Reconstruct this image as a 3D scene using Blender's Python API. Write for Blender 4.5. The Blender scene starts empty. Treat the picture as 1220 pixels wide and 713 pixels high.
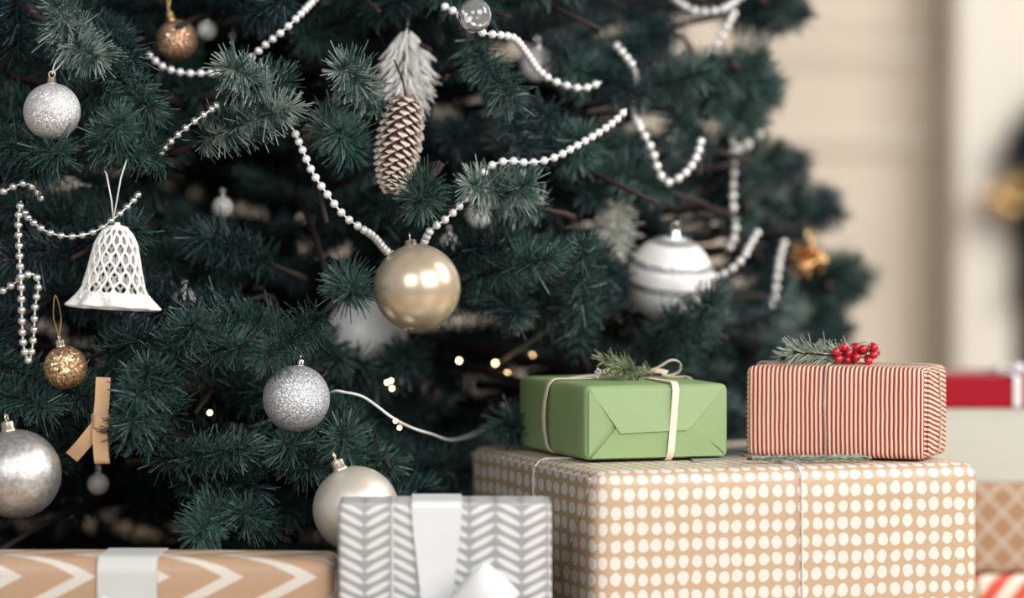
import bpy, bmesh, math, random
import numpy as np
from mathutils import Vector, Matrix, Quaternion

R = math.radians
rng = random.Random(11)
nrg = np.random.default_rng(5)
sc = bpy.context.scene
col = sc.collection

# ------------------------------------------------------------------ camera
FPX = 4575.0                       # focal length in pixels of the 1220 px wide frame (135 mm)
PITCH = math.atan(131.5 / FPX)
CAM = Vector((0.0, -3.6, 0.60))
cd = bpy.data.cameras.new('camera')
cam = bpy.data.objects.new('camera', cd)
col.objects.link(cam)
cam.location = CAM
cam.rotation_euler = (math.pi / 2 - PITCH, 0, 0)
cd.sensor_width = 36.0
cd.lens = FPX / 1220.0 * 36.0
cd.clip_start = 0.05
cd.dof.use_dof = True
cd.dof.focus_distance = 3.615
cd.dof.aperture_fstop = 2.0
sc.camera = cam

# ------------------------------------------------------------------ light
w = bpy.data.worlds.new('room_light')
sc.world = w
w.use_nodes = True
bg = w.node_tree.nodes['Background']
bg.inputs[0].default_value = (0.93, 0.94, 1.0, 1)
bg.inputs[1].default_value = 0.30


def area(name, loc, target, sx, sy, power, color):
    ld = bpy.data.lights.new(name, 'AREA')
    ld.shape = 'RECTANGLE'
    ld.size, ld.size_y, ld.energy, ld.color = sx, sy, power, color
    o = bpy.data.objects.new(name, ld)
    o.location = loc
    o.rotation_euler = (Vector(target) - Vector(loc)).to_track_quat('-Z', 'Y').to_euler()
    col.objects.link(o)


area('window_daylight', (2.2, -3.0, 2.1), (0.0, 0.1, 0.4), 2.4, 2.2, 146, (1.0, 0.985, 0.96))
area('far_window_daylight', (-1.4, -4.6, 2.3), (0.0, 0.1, 0.5), 2.2, 2.0, 90, (0.97, 0.985, 1.0))
area('wall_fill_light', (3.0, 0.0, 2.3), (0.8, 3.0, 0.6), 1.8, 2.0, 118, (1.0, 0.98, 0.955))  # added fill lamp to brighten the far wall and the tree's right side

sc.view_settings.view_transform = 'Standard'
sc.view_settings.look = 'None'
sc.view_settings.exposure = 0.0
sc.view_settings.gamma = 1.0
sc.view_settings.use_curve_mapping = False

# ------------------------------------------------------------------ helpers
FWD = Vector((0, math.cos(PITCH), -math.sin(PITCH)))
UPV = Vector((0, math.sin(PITCH), math.cos(PITCH)))
RGT = Vector((1, 0, 0))


def P(px, py, D):
    """point at distance D along the view axis"""
    return CAM + RGT * ((px - 610) / FPX * D) + UPV * (-(py - 356.5) / FPX * D) + FWD * D


def PZ(px, py, z):
    """point on a level plane"""
    d = RGT * ((px - 610) / FPX) + UPV * (-(py - 356.5) / FPX) + FWD
    return CAM + d * ((z - CAM.z) / d.z)


def proj(p):
    v = p - CAM
    D = v.dot(FWD)
    return 610 + v.dot(RGT) / D * FPX, 356.5 - v.dot(UPV) / D * FPX, D


def tag(o, label=None, cat=None, group=None, kind=None):
    if label: o['label'] = label
    if cat: o['category'] = cat
    if group: o['group'] = group
    if kind: o['kind'] = kind
    return o


def empty(name, mw):
    o = bpy.data.objects.new(name, None)
    o.empty_display_size = 0.02
    o.matrix_world = mw if isinstance(mw, Matrix) else Matrix.Translation(mw)
    col.objects.link(o)
    return o


def adopt(o, parent, mw=None):
    """put o under parent; mw is its world matrix"""
    o.parent = parent
    if parent is not None:
        o.matrix_parent_inverse = world_of(parent).inverted()
    o.matrix_basis = mw if mw is not None else Matrix.Identity(4)
    return o


WORLD = {}


def world_of(o):
    m = o.matrix_basis.copy()
    if o.parent is not None:
        m = world_of(o.parent) @ o.matrix_parent_inverse @ m
    return m


def link(name, me, parent=None, mw=None):
    o = bpy.data.objects.new(name, me)
    col.objects.link(o)
    if parent is not None:
        adopt(o, parent, mw)
    elif mw is not None:
        o.matrix_basis = mw
    return o


def mesh(name, v, f, mats, smooth=True, mi=None):
    me = bpy.data.meshes.new(name)
    me.from_pydata([tuple(x) for x in v], [], f)
    for m in (mats if isinstance(mats, (list, tuple)) else [mats]):
        me.materials.append(m)
    if smooth:
        me.polygons.foreach_set('use_smooth', [True] * len(me.polygons))
    if mi is not None:
        me.polygons.foreach_set('material_index', mi)
    me.update()
    return me


def frame_at(d, ref=None):
    d = d.normalized()
    ref = ref or (Vector((0, 0, 1)) if abs(d.z) < 0.9 else Vector((1, 0, 0)))
    a = d.cross(ref).normalized()
    return a, d.cross(a).normalized()


def catmull(pts, n):
    """points every so often along a smooth curve through pts"""
    pts = [Vector(p) for p in pts]
    q = [pts[0] * 2 - pts[1]] + pts + [pts[-1] * 2 - pts[-2]]
    out = []
    for i in range(1, len(q) - 2):
        a, b, c, d = q[i - 1:i + 3]
        for k in range(n):
            t = k / n
            out.append(0.5 * ((2 * b) + (c - a) * t + (2 * a - 5 * b + 4 * c - d) * t * t + (3 * b - a - 3 * c + d) * t ** 3))
    out.append(pts[-1])
    return out


def tube(path, r, sides=6, closed=False, v=None, f=None, cap=True):
    v = [] if v is None else v
    f = [] if f is None else f
    n = len(path)
    base = len(v)
    prev = None
    for i, p in enumerate(path):
        a = path[(i - 1) % n] if (closed or i > 0) else p
        b = path[(i + 1) % n] if (closed or i < n - 1) else p
        d = (b - a)
        if d.length < 1e-9: d = Vector((0, 0, 1))
        d.normalize()
        if prev is None:
            prev, _ = frame_at(d)
        x = (prev - d * prev.dot(d))
        x = x.normalized() if x.length > 1e-6 else frame_at(d)[0]
        prev = x
        y = d.cross(x)
        rr = r(i / max(1, n - 1)) if callable(r) else r
        for k in range(sides):
            t = 2 * math.pi * k / sides
            v.append(p + (x * math.cos(t) + y * math.sin(t)) * rr)
    m = n if closed else n - 1
    for i in range(m):
        for k in range(sides):
            j = (i + 1) % n
            k2 = (k + 1) % sides
            f.append((base + i * sides + k, base + i * sides + k2, base + j * sides + k2, base + j * sides + k))
    if cap and not closed:
        f.append(tuple(base + k for k in range(sides))[::-1])
        f.append(tuple(base + (n - 1) * sides + k for k in range(sides)))
    return v, f


def lathe(prof, seg=32, v=None, f=None, wave=None):
    """prof: (r, z) list around local Z"""
    v = [] if v is None else v
    f = [] if f is None else f
    base = len(v)
    for i, (r, z) in enumerate(prof):
        for k in range(seg):
            t = 2 * math.pi * k / seg
            rr = r * (1 + (wave(i, t) if wave else 0))
            v.append(Vector((rr * math.cos(t), rr * math.sin(t), z)))
    for i in range(len(prof) - 1):
        for k in range(seg):
            k2 = (k + 1) % seg
            f.append((base + i * seg + k, base + i * seg + k2, base + (i + 1) * seg + k2, base + (i + 1) * seg + k))
    return v, f


def strip(path, widths, thick, side):
    """flat band of some thickness: path points, width at each, side vector(s)"""
    n = len(path)
    v, f = [], []
    for i, p in enumerate(path):
        a = path[max(0, i - 1)]
        b = path[min(n - 1, i + 1)]
        d = (b - a).normalized()
        s = side[i] if isinstance(side, list) else side
        s = (s - d * s.dot(d)).normalized()
        nn = d.cross(s).normalized()
        wd = widths[i] if isinstance(widths, (list, tuple)) else widths
        for (u, t) in ((-1, -1), (1, -1), (1, 1), (-1, 1)):
            v.append(p + s * (u * wd / 2) + nn * (t * thick / 2))
    for i in range(n - 1):
        for k in range(4):
            k2 = (k + 1) % 4
            f.append((4 * i + k, 4 * i + k2, 4 * i + 4 + k2, 4 * i + 4 + k))
    f.append((3, 2, 1, 0))
    e = 4 * (n - 1)
    f.append((e, e + 1, e + 2, e + 3))
    return v, f


# ------------------------------------------------------------------ materials
class NT:
    """small helper to write node trees"""
    def __init__(self, name):
        self.m = bpy.data.materials.new(name)
        self.m.use_nodes = True
        self.t = self.m.node_tree
        self.b = self.t.nodes['Principled BSDF']

    def n(self, kind, **kw):
        x = self.t.nodes.new(kind)
        for k, val in kw.items(): setattr(x, k, val)
        return x

    def l(self, a, b): self.t.links.new(a, b)

    def math(self, op, a, b=None, c=None):
        x = self.n('ShaderNodeMath', operation=op)
        for i, val in enumerate((a, b, c)):
            if val is None: continue
            if isinstance(val, (int, float)): x.inputs[i].default_value = val
            else: self.l(val, x.inputs[i])
        return x.outputs[0]

    def mix(self, fac, a, b):
        x = self.n('ShaderNodeMix', data_type='RGBA')
        for s, val in ((x.inputs[0], fac), (x.inputs[6], a), (x.inputs[7], b)):
            if isinstance(val, (int, float)): s.default_value = val
            elif isinstance(val, tuple): s.default_value = val if len(val) == 4 else val + (1,)
            else: self.l(val, s)
        return x.outputs[2]

    def step(self, x, lo, hi):
        s = self.n('ShaderNodeMapRange', interpolation_type='SMOOTHSTEP')
        self.l(x, s.inputs[0])
        s.inputs[1].default_value, s.inputs[2].default_value = lo, hi
        return s.outputs[0]

    def uv(self):
        c = self.n('ShaderNodeTexCoord')
        s = self.n('ShaderNodeSeparateXYZ')
        self.l(c.outputs['UV'], s.inputs[0])
        return s.outputs[0], s.outputs[1], c.outputs['UV']

    def obj(self):
        return self.n('ShaderNodeTexCoord').outputs['Object']

    def noise(self, vec, scale, detail=3, rough=0.5):
        x = self.n('ShaderNodeTexNoise')
        x.inputs['Scale'].default_value = scale
        x.inputs['Detail'].default_value = detail
        x.inputs['Roughness'].default_value = rough
        if vec is not None: self.l(vec, x.inputs['Vector'])
        return x.outputs['Fac'], x.outputs['Color']

    def bump(self, h, strength, dist=0.001):
        x = self.n('ShaderNodeBump')
        x.inputs['Strength'].default_value = strength
        x.inputs['Distance'].default_value = dist
        self.l(h, x.inputs['Height'])
        self.l(x.outputs[0], self.b.inputs['Normal'])

    def set(self, base=None, rough=None, metal=None, **kw):
        if base is not None:
            if isinstance(base, tuple): self.b.inputs['Base Color'].default_value = base + (1,)
            else: self.l(base, self.b.inputs['Base Color'])
        if rough is not None:
            if isinstance(rough, (int, float)): self.b.inputs['Roughness'].default_value = rough
            else: self.l(rough, self.b.inputs['Roughness'])
        if metal is not None: self.b.inputs['Metallic'].default_value = metal
        for k, val in kw.items(): self.b.inputs[k].default_value = val
        return self.m


def plain(name, base, rough=0.5, metal=0.0, var=0.12, scale=60, bump=0.15, **kw):
    t = NT(name)
    o = t.obj()
    f, _ = t.noise(o, scale)
    c = t.mix(f, tuple(x * (1 - var) for x in base), tuple(min(1, x * (1 + var)) for x in base))
    if bump: t.bump(f, bump, 0.0006)
    return t.set(c, rough, metal, **kw)


M = {}


def needle_mat(name, dark, light, tipc=None):
    t = NT(name)
    o = t.obj()
    f, _ = t.noise(o, 220, 2)
    info = t.n('ShaderNodeObjectInfo')
    g = t.step(f, 0.3, 0.72)
    g2 = t.math('ADD', t.math('MULTIPLY', g, 0.75), t.math('MULTIPLY', info.outputs['Random'], 0.25))
    c = t.mix(g2, dark, light)
    if tipc:
        f2, _ = t.noise(o, 45, 2)
        c = t.mix(t.step(f2, 0.45, 0.62), c, tipc)
    t.l(t.math('MULTIPLY_ADD', f, 0.22, 0.24), t.b.inputs['Roughness'])
    return t.set(c)


M['needle'] = needle_mat('pvc_needles', (0.004, 0.012, 0.014), (0.072, 0.155, 0.130))
M['needle_deep'] = needle_mat('pvc_needles_shaded', (0.003, 0.008, 0.013), (0.036, 0.080, 0.078))  # darkened copy of the needles: the crown's inner shade is put into the colour
M['frost'] = needle_mat('frosted_needles', (0.010, 0.030, 0.030), (0.07, 0.15, 0.13), (0.27, 0.33, 0.29))
M['flock'] = needle_mat('flocked_needles', (0.45, 0.46, 0.40), (0.66, 0.66, 0.58))
M['fresh'] = needle_mat('fresh_sprig_needles', (0.06, 0.10, 0.035), (0.34, 0.42, 0.22))
M['sage'] = needle_mat('sage_sprig_needles', (0.20, 0.26, 0.19), (0.46, 0.52, 0.42))
M['stem'] = plain('brown_stem', (0.022, 0.011, 0.010), 0.7)
M['bud'] = plain('brown_bud', (0.16, 0.075, 0.05), 0.7)
M['bark'] = plain('trunk_bark', (0.03, 0.02, 0.015), 0.8)


def glitter(name, base, dark, rough=0.3, cell=1100, strength=0.6, metal=0.85):
    t = NT(name)
    o = t.obj()
    vo = t.n('ShaderNodeTexVoronoi')
    vo.inputs['Scale'].default_value = cell
    t.l(o, vo.inputs['Vector'])
    s = t.n('ShaderNodeSeparateColor')
    t.l(vo.outputs['Color'], s.inputs[0])
    c = t.mix(s.outputs[0], dark, base)
    nm = t.n('ShaderNodeVectorMath', operation='MULTIPLY_ADD')
    sub = t.n('ShaderNodeVectorMath', operation='SUBTRACT')
    t.l(vo.outputs['Color'], sub.inputs[0])
    sub.inputs[1].default_value = (0.5, 0.5, 0.5)
    g = t.n('ShaderNodeNewGeometry')
    t.l(sub.outputs[0], nm.inputs[0])
    nm.inputs[1].default_value = (strength,) * 3
    t.l(g.outputs['Normal'], nm.inputs[2])
    nz = t.n('ShaderNodeVectorMath', operation='NORMALIZE')
    t.l(nm.outputs[0], nz.inputs[0])
    t.l(nz.outputs[0], t.b.inputs['Normal'])
    t.l(t.math('MULTIPLY_ADD', s.outputs[1], 0.25, rough), t.b.inputs['Roughness'])
    return t.set(c, None, metal)


M['silver_glitter'] = glitter('silver_glitter', (0.84, 0.82, 0.80), (0.56, 0.55, 0.55), 0.42, 1400, 1.1, 0.55)
M['silver_glitter_fine'] = glitter('silver_glitter_fine', (0.80, 0.80, 0.81), (0.46, 0.47, 0.49), 0.36, 1300, 1.0, 0.65)
M['gold_glitter'] = glitter('gold_glitter', (0.85, 0.58, 0.34), (0.30, 0.17, 0.08), 0.25, 700, 0.9)
M['rose_glitter'] = glitter('rose_gold_glitter', (0.85, 0.55, 0.36), (0.35, 0.18, 0.10), 0.3, 800, 0.8)
M['band_glitter'] = glitter('grey_band_glitter', (0.50, 0.50, 0.49), (0.18, 0.18, 0.19), 0.4, 700, 0.8, 0.5)
M['gold'] = plain('gold_metal', (0.80, 0.55, 0.25), 0.28, 1.0, 0.1, 300, 0.1)
M['gold_dim'] = plain('antique_gold', (0.78, 0.45, 0.19), 0.35, 0.7, 0.2, 60, 0.4)
M['pale_gold'] = plain('pale_gold_metal', (0.80, 0.70, 0.52), 0.25, 1.0, 0.1, 300, 0.1)
M['silver'] = plain('silver_metal', (0.80, 0.80, 0.79), 0.2, 1.0, 0.05, 300, 0.05)


def crackle(name, base, dark):
    t = NT(name)
    o = t.obj()
    f, _ = t.noise(o, 210, 4, 0.65)
    f2, _ = t.noise(o, 25, 2)
    c = t.mix(t.step(f, 0.35, 0.65), dark, base)
    t.bump(f, 0.55, 0.0012)
    t.l(t.math('MULTIPLY_ADD', f2, 0.15, 0.34), t.b.inputs['Roughness'])
    return t.set(c, None, 0.9)


M['crackle_silver'] = crackle('hammered_silver', (0.74, 0.72, 0.69), (0.50, 0.47, 0.45))


def pearl(name, a, b, rough, metal, coat):
    t = NT(name)
    f, _ = t.noise(t.obj(), 22, 4, 0.6)
    c = t.mix(t.step(f, 0.35, 0.65), a, b)
    return t.set(c, rough, metal, **{'Coat Weight': coat, 'Coat Roughness': 0.1})


M['champagne'] = pearl('champagne_pearl', (0.64, 0.51, 0.34), (0.73, 0.61, 0.44), 0.27, 0.65, 0.35)
M['matte_champagne'] = pearl('satin_champagne', (0.72, 0.65, 0.53), (0.80, 0.74, 0.63), 0.38, 0.55, 0.15)
M['white_satin'] = pearl('white_satin_bauble', (0.80, 0.77, 0.73), (0.86, 0.83, 0.79), 0.35, 0.1, 0.3)
M['grey_satin'] = pearl('grey_white_bauble', (0.62, 0.61, 0.59), (0.70, 0.69, 0.66), 0.5, 0.1, 0.1)
M['bead_pearl'] = pearl('pearl_bead', (0.82, 0.80, 0.77), (0.9, 0.88, 0.85), 0.18, 0.35, 0.6)
M['bead_silver'] = pearl('silver_bead', (0.74, 0.73, 0.70), (0.85, 0.84, 0.80), 0.16, 0.9, 0.2)
M['thread'] = plain('white_thread', (0.80, 0.79, 0.76), 0.6)
M['gold_thread'] = plain('gold_thread', (0.55, 0.38, 0.14), 0.35, 0.8)
t = NT('clear_glass')
M['glass'] = t.set((1, 1, 1), 0.02, 0, **{'Transmission Weight': 0.93, 'IOR': 1.45})
t = NT('white_crochet_cotton')
f, _ = t.noise(t.obj(), 1500, 2)
t.bump(f, 0.5, 0.0008)
M['cotton'] = t.set(t.mix(f, (0.84, 0.82, 0.77), (0.92, 0.90, 0.86)), 0.85)
M['cone_brown'] = plain('cone_scale_brown', (0.22, 0.12, 0.08), 0.7)
M['cone_tip'] = plain('cone_scale_frosted_tip', (0.74, 0.66, 0.58), 0.7)


def fabric(name, base, rough, sheen=0.2, sat=0.0, scale=1800):
    t = NT(name)
    u = t.obj()
    wv = t.n('ShaderNodeTexWave')
    wv.inputs['Scale'].default_value = scale / 6
    wv.inputs['Distortion'].default_value = 1.5
    t.l(u, wv.inputs['Vector'])
    f, _ = t.noise(u, 35, 3)
    t.bump(wv.outputs['Fac'], 0.08, 0.0004)
    c = t.mix(f, tuple(x * 0.95 for x in base), tuple(min(1, x * 1.03) for x in base))
    return t.set(c, rough, sat, **{'Sheen Weight': sheen})


M['tan_ribbon'] = fabric('tan_grosgrain', (0.60, 0.36, 0.19), 0.6)
M['cream_ribbon'] = fabric('cream_ribbon', (0.78, 0.64, 0.50), 0.55)
M['white_ribbon'] = fabric('white_satin_ribbon', (0.72, 0.72, 0.72), 0.42, 0.1)
M['silver_ribbon'] = fabric('pale_grey_satin_ribbon', (0.60, 0.60, 0.56), 0.35, 0.1)
M['twine'] = plain('grey_green_twine', (0.40, 0.40, 0.30), 0.85, 0, 0.3, 900, 0.6)
M['pink_cord'] = plain('pale_pink_cord', (0.72, 0.64, 0.62), 0.7, 0, 0.15, 900, 0.5)
M['berry'] = plain('red_berry', (0.46, 0.004, 0.016), 0.25, 0, 0.15, 200, 0.05, **{'Coat Weight': 0.4})
M['dry_flower'] = plain('cream_dried_flower', (0.66, 0.58, 0.46), 0.8, 0, 0.25, 400, 0.6)
M['tag_card'] = plain('grey_card', (0.30, 0.30, 0.31), 0.35, 0.2)
M['cardboard'] = plain('dark_core', (0.20, 0.12, 0.07), 0.8)


def paper_bump(t, k=0.06):
    f, _ = t.noise(t.obj(), 14, 3, 0.55)
    t.bump(f, k, 0.02)
    return f


def green_paper():
    t = NT('green_wrapping_paper')
    paper_bump(t, 0.05)
    f, _ = t.noise(t.obj(), 500, 2)
    c = t.mix(f, (0.225, 0.330, 0.135), (0.26, 0.365, 0.16))
    return t.set(c, 0.46)


def dot_paper():
    t = NT('kraft_paper_with_white_dots')
    u, v, uv = t.uv()
    nf, nc = t.noise(uv, 120, 1)
    s = t.n('ShaderNodeSeparateColor')
    t.l(nc, s.inputs[0])
    pu, pv = 0.0132, 0.0156
    uu = t.math('DIVIDE', u, pu)
    vv = t.math('DIVIDE', v, pv)
    # a little stagger and jitter per dot
    iu, iv = t.math('FLOOR', uu), t.math('FLOOR', vv)
    cv = t.n('ShaderNodeCombineXYZ')
    t.l(iu, cv.inputs[0]); t.l(iv, cv.inputs[1])
    wn = t.n('ShaderNodeTexWhiteNoise', noise_dimensions='2D')
    t.l(cv.outputs[0], wn.inputs['Vector'])
    ws = t.n('ShaderNodeSeparateColor')
    t.l(wn.outputs['Color'], ws.inputs[0])
    du = t.math('SUBTRACT', t.math('FRACT', uu), t.math('MULTIPLY_ADD', ws.outputs[0], 0.10, 0.45))
    dv = t.math('SUBTRACT', t.math('FRACT', vv), t.math('MULTIPLY_ADD', ws.outputs[1], 0.10, 0.45))
    du = t.math('ADD', du, t.math('MULTIPLY', t.math('SUBTRACT', s.outputs[0], 0.5), 0.22))
    dv = t.math('ADD', dv, t.math('MULTIPLY', t.math('SUBTRACT', s.outputs[1], 0.5), 0.22))
    d = t.math('SQRT', t.math('ADD', t.math('POWER', t.math('ABSOLUTE', du), 2.0), t.math('POWER', t.math('ABSOLUTE', dv), 2.0)))
    r = t.math('MULTIPLY_ADD', ws.outputs[2], 0.05, 0.36)
    k = t.step(t.math('SUBTRACT', r, d), -0.025, 0.03)
    f2, _ = t.noise(uv, 700, 2)
    # worn print where the ink missed
    k = t.math('MULTIPLY', k, t.math('SUBTRACT', 1.0, t.math('MULTIPLY', t.step(f2, 0.62, 0.75), 0.35)))
    f, _ = t.noise(uv, 300, 3)
    kraft = t.mix(f, (0.45, 0.315, 0.19), (0.52, 0.365, 0.23))
    paper_bump(t, 0.07)
    return t.set(t.mix(k, kraft, (0.68, 0.63, 0.565)), 0.38)


def stripe_paper():
    t = NT('red_and_cream_striped_paper')
    u, v, uv = t.uv()
    f, _ = t.noise(uv, 30, 2)
    x = t.math('FRACT', t.math('ADD', t.math('DIVIDE', u, 0.0043), t.math('MULTIPLY', f, 0.35)))
    k = t.step(t.math('ABSOLUTE', t.math('SUBTRACT', x, 0.5)), 0.21, 0.27)
    paper_bump(t, 0.08)
    return t.set(t.mix(k, (0.78, 0.64, 0.47), (0.33, 0.02, 0.016)), 0.6)


def leaf_paper():
    t = NT('grey_paper_with_white_leaf_strokes')
    u, v, uv = t.uv()
    pw, ph, slope = 0.0232, 0.0102, 0.52
    c = t.math('DIVIDE', u, pw)
    i = t.math('FLOOR', c)
    x = t.math('SUBTRACT', t.math('FRACT', c), 0.5)                    # -0.5..0.5 over a column
    odd = t.math('SUBTRACT', t.math('MULTIPLY', t.math('MODULO', t.math('ABSOLUTE', i), 2.0), 2.0), 1.0)
    sh = t.math('MULTIPLY', t.math('MULTIPLY', x, odd), pw * slope)
    y = t.math('DIVIDE', t.math('SUBTRACT', v, sh), ph)
    y = t.math('SUBTRACT', t.math('FRACT', y), 0.5)
    # leaf-shaped stroke: thickness falls off to the ends
    xn = t.math('DIVIDE', x, 0.47)
    half = t.math('MULTIPLY', t.math('POWER', t.math('MAXIMUM', t.math('SUBTRACT', 1.0, t.math('MULTIPLY', xn, xn)), 0.0), 0.5), 0.31)
    k = t.step(t.math('SUBTRACT', half, t.math('ABSOLUTE', y)), -0.01, 0.05)
    # one thin upright line
    ln = t.step(t.math('SUBTRACT', 0.0007, t.math('ABSOLUTE', t.math('SUBTRACT', u, 0.0482))), -0.0002, 0.0002)
    k = t.math('MAXIMUM', k, ln)
    f, _ = t.noise(uv, 400, 3)
    paper_bump(t, 0.07)
    return t.set(t.mix(k, t.mix(f, (0.29, 0.29, 0.29), (0.34, 0.34, 0.34)), (0.70, 0.69, 0.66)), 0.45)


def chevron_paper():
    t = NT('kraft_paper_with_white_zigzag')
    u, v, uv = t.uv()
    per, vs = 0.066, 0.079
    z = t.math('ABSOLUTE', t.math('SUBTRACT', t.math('FRACT', t.math('DIVIDE', t.math('ADD', v, 0.0555), vs)), 0.5))
    x = t.math('FRACT', t.math('DIVIDE', t.math('ADD', u, t.math('MULTIPLY_ADD', z, 0.15, -0.328)), per))
    k = t.math('MULTIPLY', t.step(x, 0.30, 0.315), t.math('SUBTRACT', 1.0, t.step(x, 0.585, 0.60)))
    f, _ = t.noise(uv, 350, 3)
    kraft = t.mix(f, (0.42, 0.26, 0.155), (0.50, 0.32, 0.20))
    paper_bump(t, 0.06)
    return t.set(t.mix(k, kraft, (0.66, 0.60, 0.52)), 0.45)


def lattice_paper():
    t = NT('brown_paper_with_pale_lattice')
    u, v, uv = t.uv()
    p = 0.031
    a = t.math('FRACT', t.math('DIVIDE', t.math('ADD', u, t.math('MULTIPLY', v, 0.95)), p))
    b = t.math('FRACT', t.math('DIVIDE', t.math('SUBTRACT', u, t.math('MULTIPLY', v, 0.95)), p))
    k = t.math('MAXIMUM', t.step(t.math('ABSOLUTE', t.math('SUBTRACT', a, 0.5)), 0.40, 0.43), t.step(t.math('ABSOLUTE', t.math('SUBTRACT', b, 0.5)), 0.40, 0.43))
    f, _ = t.noise(uv, 300, 3)
    return t.set(t.mix(t.math('MULTIPLY', k, 0.8), t.mix(f, (0.36, 0.20, 0.10), (0.42, 0.24, 0.13)), (0.60, 0.50, 0.42)), 0.5)


def candy_paper():
    t = NT('cream_paper_with_red_slant_stripes')
    u, v, uv = t.uv()
    x = t.math('FRACT', t.math('DIVIDE', t.math('SUBTRACT', u, t.math('MULTIPLY', v, 0.75)), 0.034))
    k = t.step(t.math('ABSOLUTE', t.math('SUBTRACT', x, 0.5)), 0.24, 0.27)
    return t.set(t.mix(k, (0.80, 0.74, 0.62), (0.70, 0.09, 0.045)), 0.5)


M['green_paper'] = green_paper()
M['dot_paper'] = dot_paper()
M['stripe_paper'] = stripe_paper()
M['leaf_paper'] = leaf_paper()
M['chevron_paper'] = chevron_paper()
M['lattice_paper'] = lattice_paper()
M['candy_paper'] = candy_paper()
M['cream_box'] = plain('cream_box_card', (0.54, 0.53, 0.45), 0.6, 0, 0.03)
M['red_box'] = plain('red_lid_card', (0.33, 0.001, 0.012), 0.55, 0, 0.05, **{'Specular IOR Level': 0.2})
M['wall'] = plain('cream_wall_paint', (0.74, 0.65, 0.53), 0.75, 0, 0.03, 3, 0.02)
M['moulding'] = plain('cream_moulding_paint', (0.74, 0.66, 0.54), 0.5, 0, 0.03, 5, 0.02)
M['pilaster'] = plain('ivory_pilaster_paint', (0.80, 0.74, 0.64), 0.5, 0, 0.03, 5, 0.02)
M['firebrick'] = plain('dark_firebox_brick', (0.10, 0.055, 0.035), 0.85, 0, 0.3, 30, 0.4)
M['soot'] = plain('soot_black', (0.02, 0.016, 0.016), 0.9)


def floor_mat():
    t = NT('pale_oak_floor')
    o = t.obj()
    mp = t.n('ShaderNodeMapping')
    mp.inputs['Scale'].default_value = (1, 14, 1)
    t.l(o, mp.inputs['Vector'])
    f, _ = t.noise(mp.outputs[0], 6, 4)
    t.bump(f, 0.1, 0.001)
    return t.set(t.mix(f, (0.30, 0.20, 0.12), (0.45, 0.32, 0.20)), 0.4)


M['floor'] = floor_mat()
t = NT('warm_bulb_light')
t.set((1, 0.8, 0.5), 0.3)
t.b.inputs['Emission Color'].default_value = (1.0, 0.66, 0.28, 1)
t.b.inputs['Emission Strength'].default_value = 14
M['bulb'] = t.m
M['wire'] = plain('clear_white_wire', (0.70, 0.69, 0.66), 0.3)


# ------------------------------------------------------------------ structure
def box_mesh(name, x0, x1, y0, y1, z0, z1, mat, bevel=0.0, seg=2):
    bm = bmesh.new()
    bmesh.ops.create_cube(bm, size=1)
    for v in bm.verts:
        v.co = Vector(((x0 + x1) / 2 + v.co.x * (x1 - x0), (y0 + y1) / 2 + v.co.y * (y1 - y0), (z0 + z1) / 2 + v.co.z * (z1 - z0)))
    if bevel:
        bmesh.ops.bevel(bm, geom=bm.edges[:], offset=bevel, segments=seg, affect='EDGES')
    me = bpy.data.meshes.new(name)
    bm.to_mesh(me)
    bm.free()
    me.materials.append(mat)
    return me


WY = 3.4                                                       # face of the far wall
tag(link('floor', box_mesh('floor', -3.2, 3.2, -1.6, WY + 0.6, -0.05, 0, M['floor'])), kind='structure')
wall = tag(link('wall_back', box_mesh('wall_back', -3.2, 0.80, WY, WY + 0.1, 0, 2.8, M['wall'])), kind='structure')
wall2 = tag(link('wall_back_right', box_mesh('wall_back_right', 2.05, 3.2, WY, WY + 0.1, 0, 2.8, M['wall'])), kind='structure')


def panel_frame(parent, x0, x1, z0, z1):
    """raised moulding around a wall panel: four mitred lengths"""
    wd, th = 0.032, 0.022
    for (a, b, c, d) in ((x0, x1, z0, z0 + wd), (x0, x1, z1 - wd, z1), (x0, x0 + wd, z0 + wd, z1 - wd), (x1 - wd, x1, z0 + wd, z1 - wd)):
        link('panel_moulding', box_mesh('panel_moulding', a, b, WY - th, WY + 0.002, c, d, M['moulding'], 0.008), parent)
    link('wall_panel', box_mesh('wall_panel', x0 + wd + 0.02, x1 - wd - 0.02, WY - 0.012, WY + 0.002, z0 + wd + 0.02, z1 - wd - 0.02, M['wall'], 0.006), parent)


for k in range(9):
    x1 = 0.775 - k * 0.44
    panel_frame(wall, x1 - 0.36, x1, 0.16, 0.70)
    panel_frame(wall, x1 - 0.36, x1, 0.83, 2.4)
tag(link('baseboard_back', box_mesh('baseboard_back', -3.2, 0.80, WY - 0.02, WY + 0.002, 0, 0.12, M['moulding'], 0.006)), kind='structure')

# fireplace at the right, seen only at its left edge
fp = empty('fireplace', Vector((1.42, WY, 0)))
tag(fp, 'ivory fireplace surround with a dark brown firebox against the cream panelled wall', 'fireplace')
link('pilaster', box_mesh('pilaster', 0.79, 0.892, WY - 0.16, WY + 0.1, 0, 1.12, M['pilaster'], 0.006), fp)
link('pilaster', box_mesh('pilaster', 1.935, 2.05, WY - 0.16, WY + 0.1, 0, 1.12, M['pilaster'], 0.006), fp)
link('lintel', box_mesh('lintel', 0.892, 1.935, WY - 0.14, WY + 0.1, 0.72, 1.12, M['pilaster'], 0.006), fp)
link('mantel_shelf', box_mesh('mantel_shelf', 0.75, 2.10, WY - 0.24, WY + 0.1, 1.12, 1.18, M['pilaster'], 0.01), fp)
link('chimney_breast', box_mesh('chimney_breast', 0.80, 2.05, WY - 0.10, WY + 0.1, 1.18, 2.8, M['wall'], 0.004), fp)
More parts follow.
